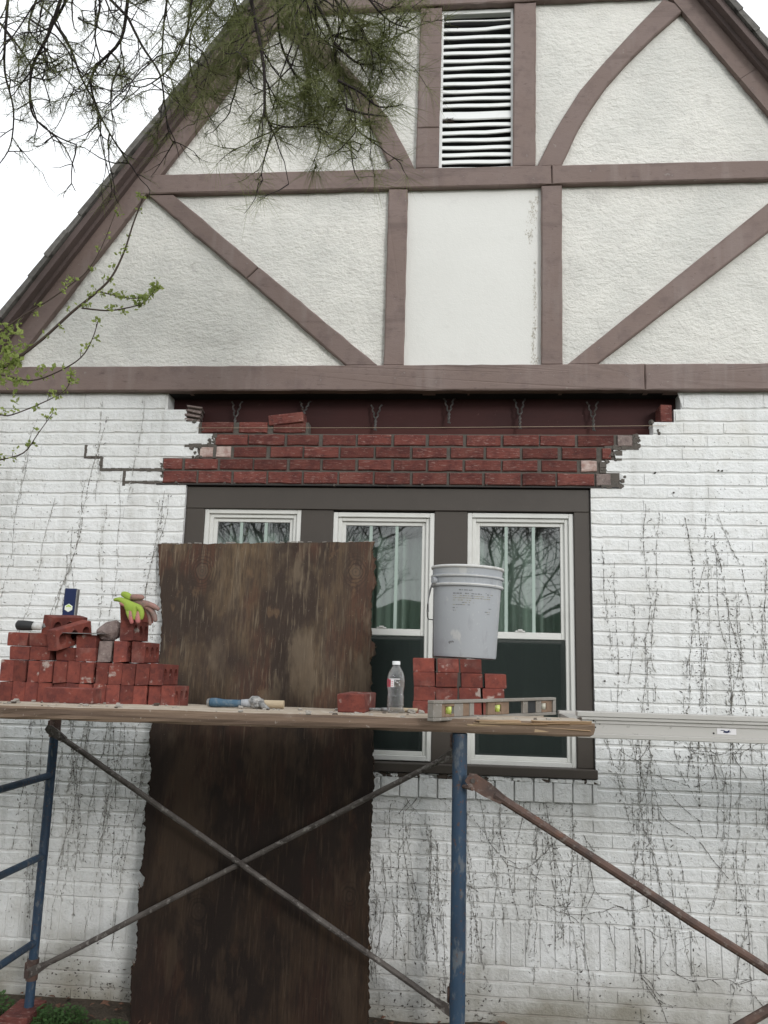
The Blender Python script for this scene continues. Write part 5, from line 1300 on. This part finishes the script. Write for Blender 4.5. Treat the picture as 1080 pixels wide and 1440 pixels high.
# ------------------------------------------------------------------ pine boughs hanging in from the top left
PB = [
 [(-1.474,-1.63,4.203),(-1.519,-1.58,4.128),(-1.583,-1.53,4.02),(-1.658,-1.48,3.94),(-1.691,-1.43,3.865),(-1.694,-1.38,3.789),(-1.625,-1.33,3.737),(-1.558,-1.28,3.727)],
 [(-1.883,-1.48,4.191),(-1.851,-1.43,4.175),(-1.807,-1.38,4.127),(-1.763,-1.33,4.067),(-1.734,-1.28,4.039),(-1.712,-1.23,3.943)],
 [(-1.736,-1.57,4.154),(-1.76,-1.52,4.01),(-1.776,-1.47,3.911),(-1.756,-1.42,3.791),(-1.782,-1.37,3.671),(-1.852,-1.32,3.621)],
 [(-1.315,-1.45,4.368),(-1.34,-1.4,4.284),(-1.378,-1.35,4.143),(-1.492,-1.3,4.07),(-1.537,-1.25,4.021),(-1.513,-1.2,3.925),(-1.465,-1.15,3.835),(-1.409,-1.1,3.756)],
 [(-1.314,-1.44,4.167),(-1.268,-1.39,4.079),(-1.206,-1.34,3.988),(-1.195,-1.29,3.881),(-1.188,-1.24,3.788),(-1.181,-1.19,3.78)],
 [(-.921,-1.72,4.092),(-.971,-1.67,4.024),(-1.002,-1.62,3.921),(-1.071,-1.57,3.832),(-1.182,-1.52,3.795),(-1.275,-1.47,3.843)],
 [(-.745,-1.74,4.058),(-.746,-1.69,3.989),(-.702,-1.64,3.78),(-.698,-1.59,3.618),(-.676,-1.54,3.593),(-.649,-1.49,3.628)],
 [(-.706,-1.33,4.446),(-.691,-1.28,4.358),(-.624,-1.23,4.032),(-.616,-1.18,3.916),(-.552,-1.13,3.841),(-.46,-1.08,3.829)],
 [(-.569,-1.62,4.165),(-.54,-1.57,4.09),(-.48,-1.52,3.98),(-.469,-1.47,3.87),(-.431,-1.42,3.747),(-.38,-1.37,3.678),(-.302,-1.32,3.665)],
 [(-.462,-1.62,3.895),(-.383,-1.57,3.913),(-.303,-1.52,3.936),(-.21,-1.47,4.025)],
 [(-.453,-1.62,3.865),(-.381,-1.57,3.825),(-.327,-1.52,3.854),(-.287,-1.47,3.908)],
 [(-.435,-1.62,3.713),(-.358,-1.57,3.7),(-.295,-1.52,3.677),(-.211,-1.47,3.72)],
 [(-.4,-1.62,3.599),(-.34,-1.57,3.614),(-.276,-1.52,3.639)],
 [(-.899,-1.51,4.286),(-.879,-1.46,4.204),(-.841,-1.41,4.056),(-.834,-1.36,3.954),(-.822,-1.31,3.929)],
 [(-.982,-1.43,4.334),(-.993,-1.38,4.283),(-1.091,-1.33,4.201),(-1.104,-1.28,4.062),(-1.068,-1.23,3.968),(-1.041,-1.18,4.021)],
 [(-.492,-1.67,4.081),(-.432,-1.62,4.006),(-.373,-1.57,4.003),(-.312,-1.52,4.02),(-.279,-1.47,4.101)],
 [(-1.51,-1.43,4.36),(-1.467,-1.38,4.305),(-1.499,-1.33,4.184),(-1.493,-1.28,4.109),(-1.576,-1.23,4.102)],
 [(-1.685,-1.32,4.264),(-1.63,-1.27,4.179),(-1.598,-1.22,4.082),(-1.529,-1.17,3.949),(-1.533,-1.12,3.849),(-1.492,-1.07,3.678)],
 [(-.722,-1.49,4.267),(-.716,-1.44,4.217),(-.706,-1.39,4.07),(-.639,-1.34,3.949),(-.548,-1.29,3.969),(-.57,-1.24,3.959),(-.638,-1.19,3.977)],
 [(-1.178,-1.38,4.392),(-1.206,-1.33,4.34),(-1.232,-1.28,4.251),(-1.246,-1.23,4.125),(-1.246,-1.18,4.046)],
 [(-1.701,-1.41,4.387),(-1.751,-1.36,4.335),(-1.799,-1.31,4.247),(-1.74,-1.26,4.185),(-1.712,-1.21,4.122),(-1.636,-1.16,4.072)],
 [(-.371,-1.72,4.062),(-.324,-1.67,3.991),(-.256,-1.62,3.945),(-.19,-1.57,3.956)]]
pine = empty('pine_tree', (-4.6, -2.4, 0), 'long needled pine whose dark drooping twigs hang in front of the left gable', 'tree')
pr_ = random.Random(21)
tk = MB(); tk.tube([(-4.6,-2.4,-.1),(-4.58,-2.38,2),(-4.5,-2.35,4),(-4.45,-2.3,6.5),(-4.4,-2.3,9)], [.22,.19,.16,.13,.06], 14); at(tk.build('trunk', BARK, smooth=True), pine)
limbs = [[(-4.5,-2.35,4.7),(-3.4,-2.1,5.1),(-2.4,-1.75,5.0),(-1.75,-1.55,4.65),(-1.5,-1.5,4.35)], [(-4.46,-2.32,5.6),(-3.2,-2.0,5.85),(-1.9,-1.65,5.5),(-1.1,-1.5,4.95),(-.65,-1.5,4.5)], [(-4.45,-2.3,6.2),(-2.8,-1.8,6.3),(-1.3,-1.4,5.6),(-.75,-1.4,4.9),(-.5,-1.55,4.45)]]
lm = MB()
for l_ in limbs: lm.tube(l_, [.07,.055,.04,.026,.014], 10)
at(lm.build('limb', BARK, smooth=True), pine)
tips = []; tb = MB(); allpts = []
anch = [Vector(l_[i]).lerp(Vector(l_[i+1]), f) for l_ in limbs for i in range(2, 4) for f in (0,.25,.5,.75,1)]
def smoothpath(P, n_=4):
    P = [Vector(p) for p in P]; o = []
    for i in range(len(P)-1):
        p0, p1, p2, p3 = P[max(i-1,0)], P[i], P[i+1], P[min(i+2,len(P)-1)]
        for k in range(n_):
            t = k/n_; o.append(.5*((2*p1) + (p2-p0)*t + (2*p0-5*p1+4*p2-p3)*t*t + (3*p1-p0-3*p2+p3)*t**3))
    o.append(P[-1]); return o
def twig(p, d, ln, r_, lev):
    pts = [p]; n_ = max(3, int(ln/.035)); d = d.normalized()
    for i in range(n_):
        d = (d + Vector((pr_.gauss(0,.20), pr_.gauss(0,.14), pr_.gauss(0,.18) - .10 + (.28 if i > n_*.65 else 0)))).normalized()
        pts.append(pts[-1] + d*ln/n_)
    tb.tube(pts, [r_*(1-.6*i/n_) for i in range(n_+1)], 4)
    tips.append((pts[-1], d, lev)); allpts.extend([(q, d) for q in pts[1:]])
    if lev < 2:
        for k in range(pr_.randint(1, 3)):
            j = pr_.randrange(1, n_+1); twig(pts[j], (d + Vector((pr_.gauss(0,.8), pr_.gauss(0,.5), pr_.gauss(-.15,.5)))), ln*pr_.uniform(.3,.65), r_*.62, lev+1)
for bi, P in enumerate(PB):
    head = Vector(P[0]); 
    S_ = smoothpath(P); r0 = .0078 if bi in (0,3,8,6,7) else .0056
    if bi not in (9,10,11,12):
        a = min(anch, key=lambda q: (q - head).length); m_ = a.lerp(head, .5) + Vector((pr_.uniform(-.04,.04), 0, pr_.uniform(.02,.08)))
        tb.tube([a, m_, head], [r0*1.4, r0*1.15, r0], 5)
    tb.tube(S_, [r0*(1 - .68*i/(len(S_)-1)) for i in range(len(S_))], 6)
    d = (S_[-1]-S_[-3]); tips.append((S_[-1], d.normalized(), 0)); allpts.extend([(q, d.normalized()) for q in S_])
    for k in range(len(S_)):
        dens = .60 if head.x > -1.05 else .62
        if pr_.random() < dens:
            t = (S_[min(k+1,len(S_)-1)] - S_[max(k-1,0)]).normalized()
            twig(S_[k], t*.5 + Vector((pr_.gauss(0,.75), pr_.gauss(0,.35), pr_.gauss(-.05,.55))), pr_.uniform(.07,.24)*(1.0 if head.x > -1.05 else 1.0), r0*.5, 0 if k < len(S_)*.7 else 1)
# dense tangle above, seen through the top edge of the picture
for i in range(44):
    x = pr_.uniform(-1.95,-.45) if i % 3 else pr_.uniform(-.95,-.45)
    if i % 5 == 0: x = pr_.uniform(-1.75,-1.45)
    p = Vector((x, -1.5 + pr_.uniform(-.2,.3), pr_.uniform(4.0,4.45)))
    twig(p, Vector((pr_.gauss(0,.6), pr_.gauss(0,.3), -.5)), pr_.uniform(.2,.42), .0042, 0)
at(tb.build('twigs', BARK, smooth=True), pine)['kind'] = 'stuff'
nd = MB()
def needle(p, d, ln):
    d = d.normalized(); e = d.orthogonal().normalized()*.00062; f = d.cross(e); b1 = p; md = p + d*ln*.55 + Vector((0,0,-.006)); en = p + d*ln + Vector((0,0,-.02*ln/.15))
    nd.add([b1+e, b1-e*.5+f*.87, b1-e*.5-f*.87, md+e*.8, md-e*.4+f*.7, md-e*.4-f*.7, en], [(0,1,4,3),(1,2,5,4),(2,0,3,5),(3,4,6),(4,5,6),(5,3,6)])
def tuft(p, d, n_, ln, spread):
    for i in range(n_):
        v = (d*pr_.uniform(.1,1.0) + Vector((pr_.gauss(0,1), pr_.gauss(0,1), pr_.gauss(0,1)))*spread)
        q = p - d*pr_.uniform(0,.05); needle(q, v, ln*pr_.uniform(.65,1.15))
for p, d, lev in tips:
    if p.x > -1.1:
        if pr_.random() < .76: tuft(p, d, pr_.randint(20,34) if lev == 0 else pr_.randint(8,18), .135, .85)
    elif pr_.random() < .6: tuft(p, d, pr_.randint(6,14), .06, .6)
for p, d in allpts:
    if p.x > -1.0 and pr_.random() < (.07 if p.z > 3.8 else .02): tuft(p, d, pr_.randint(5,10), .12, .8)
    elif p.x <= -1.0 and pr_.random() < .04: tuft(p, d, pr_.randint(3,7), .06, .8)
at(nd.build('needles', NEEDLE), pine)['kind'] = 'stuff'

# ------------------------------------------------------------------ young shrub with fresh leaves at the left edge
TW = [
 [(-1.896,-1.2,2.785),(-1.832,-1.185,2.805),(-1.785,-1.17,2.845),(-1.683,-1.155,2.942),(-1.581,-1.14,3.06),(-1.496,-1.125,3.149),(-1.438,-1.11,3.229),(-1.399,-1.095,3.353),(-1.379,-1.08,3.48),(-1.349,-1.065,3.62)],
 [(-1.891,-1.23,2.893),(-1.832,-1.215,2.949),(-1.749,-1.2,3.025),(-1.663,-1.185,3.092),(-1.578,-1.17,3.17),(-1.521,-1.155,3.239),(-1.477,-1.14,3.352),(-1.437,-1.125,3.52)],
 [(-1.478,-1.26,3.026),(-1.382,-1.245,3.021),(-1.313,-1.23,3.037),(-1.253,-1.215,3.063),(-1.223,-1.2,3.11),(-1.212,-1.185,3.148)],
 [(-1.397,-1.29,3.08),(-1.345,-1.275,3.072),(-1.274,-1.26,3.063),(-1.233,-1.245,3.079)],
 [(-1.377,-1.32,2.949),(-1.401,-1.305,2.879),(-1.448,-1.29,2.808),(-1.545,-1.275,2.756),(-1.656,-1.26,2.728),(-1.793,-1.245,2.758),(-1.877,-1.23,2.774)],
 [(-1.449,-1.35,2.719),(-1.47,-1.335,2.668),(-1.548,-1.32,2.627),(-1.691,-1.305,2.575),(-1.748,-1.29,2.58),(-1.827,-1.275,2.575)],
 [(-1.488,-1.38,2.562),(-1.547,-1.365,2.484),(-1.603,-1.35,2.415),(-1.701,-1.335,2.391),(-1.777,-1.32,2.376)]]
sh = empty('young_tree', (-2.55, -1.25, 0), 'slender young tree whose thin twigs with fresh green leaves reach in from the left', 'tree')
mb = MB(); mb.tube([(-2.55,-1.25,-.05),(-2.52,-1.25,1.2),(-2.45,-1.22,2.2),(-2.2,-1.2,2.6),(-1.896,-1.2,2.785)], [.028,.022,.016,.010,.0058], 8)
mb.tube([(-2.45,-1.22,2.2),(-2.2,-1.23,2.65),(-1.891,-1.23,2.893)], [.012,.008,.004], 6); mb.tube([(-2.5,-1.24,1.7),(-2.2,-1.3,2.3),(-1.827,-1.275,2.575)], [.012,.007,.0032], 6); mb.tube([(-2.5,-1.24,1.5),(-2.2,-1.3,2.1),(-1.777,-1.32,2.376)], [.012,.006,.003], 6); mb.tube([(-2.2,-1.23,2.65),(-1.877,-1.23,2.774)], [.006,.003], 5)
mb.tube([(-2.45,-1.22,2.2),(-2.6,-1.2,3.0),(-2.5,-1.15,3.9)], [.016,.010,.004], 6)
at(mb.build('trunk', TWIG, smooth=True), sh)
tw2 = MB(); lfm = MB(); lr = random.Random(9)
def leaf(p, d, s_):
    d = d.normalized(); e = d.cross(Vector((lr.gauss(0,1), lr.gauss(0,1), lr.gauss(0,1)))).normalized(); nn = d.cross(e)
    m_ = p + d*s_*.5; t_ = p + d*s_
    lfm.add([p, m_+e*s_*.36+nn*s_*.06, t_+nn*.12*s_, m_-e*s_*.36+nn*s_*.06, m_-nn*s_*.04], [(0,4,1),(1,4,2),(2,4,3),(3,4,0)])
def cluster(p, n_, s_):
    for i in range(n_): leaf(p + Vector((lr.gauss(0,.006), lr.gauss(0,.006), lr.gauss(0,.006))), Vector((lr.gauss(0,1), lr.gauss(0,1), lr.gauss(.25,1))), s_*lr.uniform(.6,1.2))
for ti, P in enumerate(TW):
    S_ = smoothpath(P, 4); r0 = (.0075,.0036,.0034,.003,.0042,.0036,.0034)[ti]
    rev = ti in (4,5,6)
    tw2.tube(S_, [r0*((.35+.65*(i/(len(S_)-1))) if rev else (1-.62*i/(len(S_)-1))) for i in range(len(S_))], 6)
    for i, p in enumerate(S_):
        f = i/(len(S_)-1)
        if lr.random() < (.64 if ti != 1 else .55):
            q = p + Vector((lr.gauss(0,.010), lr.gauss(0,.008), lr.gauss(.006,.012))); tw2.tube([p, q], .0012, 4)
            cluster(q, lr.randint(4,9), .0175)
    if ti in (2,3): 
        for p in S_[len(S_)//2:]: cluster(p, 5, .021)
    tipp = S_[0] if rev else S_[-1]; cluster(tipp, 7, .018)
for i in range(60):
    p = Vector((-1.80 + lr.gauss(0,.045), -1.2 + lr.gauss(0,.05), 2.84 + lr.gauss(0,.07))); cluster(p, 6, .024)
at(tw2.build('twigs', TWIG, smooth=True), sh)['kind'] = 'stuff'
at(lfm.build('leaves', YLEAF), sh)['kind'] = 'stuff'

# ------------------------------------------------------------------ across the street behind the viewer: what the panes mirror
hb = MB(); nx_, nz_ = 90, 10
hr = random.Random(3)
for j in range(nz_+1):
    for i in range(nx_+1):
        x = -26 + 52*i/nx_; z = 3.5*j/nz_
        hb.v.append((x, -22 + .9*mnoise.noise(Vector((x*.8, z*1.2, 1))) - .5*(j/nz_)**2, z*(1 + .25*mnoise.noise(Vector((x*.4,0,5))) + .14*mnoise.noise(Vector((x*1.7,3,5))) + .08*mnoise.noise(Vector((x*5,3,5)))) - .1))
for j in range(nz_):
    for i in range(nx_): hb.f.append((j*(nx_+1)+i, (j+1)*(nx_+1)+i, (j+1)*(nx_+1)+i+1, j*(nx_+1)+i+1)); hb.m.append(0)
tag(hb.build('hedge', HEDGE, smooth=True), kind='stuff')
def bare_tree(x, y, h, seed, label):
    R_ = random.Random(seed); e = empty('bare_tree', (x, y, 0), label, 'tree', 'bare trees across the street'); mb = MB(); tr_ = MB()
    def grow(p, d, ln, r_, lev, dst):
        n_ = 4; pts = [p]
        for i in range(n_):
            d = (d + Vector((R_.gauss(0,.13), R_.gauss(0,.13), R_.gauss(.03,.08)))).normalized(); pts.append(pts[-1] + d*ln/n_)
        dst.tube(pts, [r_*(1-.4*i/n_) for i in range(n_+1)], 7 if lev < 2 else 3, cap=False)
        if lev >= 6: return
        for k in range(3):
            dd = (d + Vector((R_.gauss(0,.6), R_.gauss(0,.6), R_.gauss(.05,.35)))).normalized()
            grow(pts[-1] if k < 2 else pts[R_.randint(1,3)], dd, ln*R_.uniform(.62,.84), r_*.58, lev+1, mb)
    grow(Vector((x, y, -.1)), Vector((R_.gauss(0,.06), R_.gauss(0,.06), 1)), h*.22, h*.013, 0, tr_)
    at(tr_.build('trunk', TWIG, smooth=True), e); at(mb.build('branches', TWIG, smooth=True), e)['kind'] = 'stuff'
for i, (x, y, h, lab_) in enumerate(((1.3,-12.5,8.5,'bare winter tree mirrored in the right pane, nearest of the four'), (3.3,-15.5,10,'taller bare winter tree mirrored at the right edge of the right pane'), (-1.7,-14,9.5,'bare winter tree mirrored in the middle pane'), (-4.6,-15,10,'bare winter tree mirrored in the left pane above the plywood'))):
    bare_tree(x, y, h, 40+i, lab_)
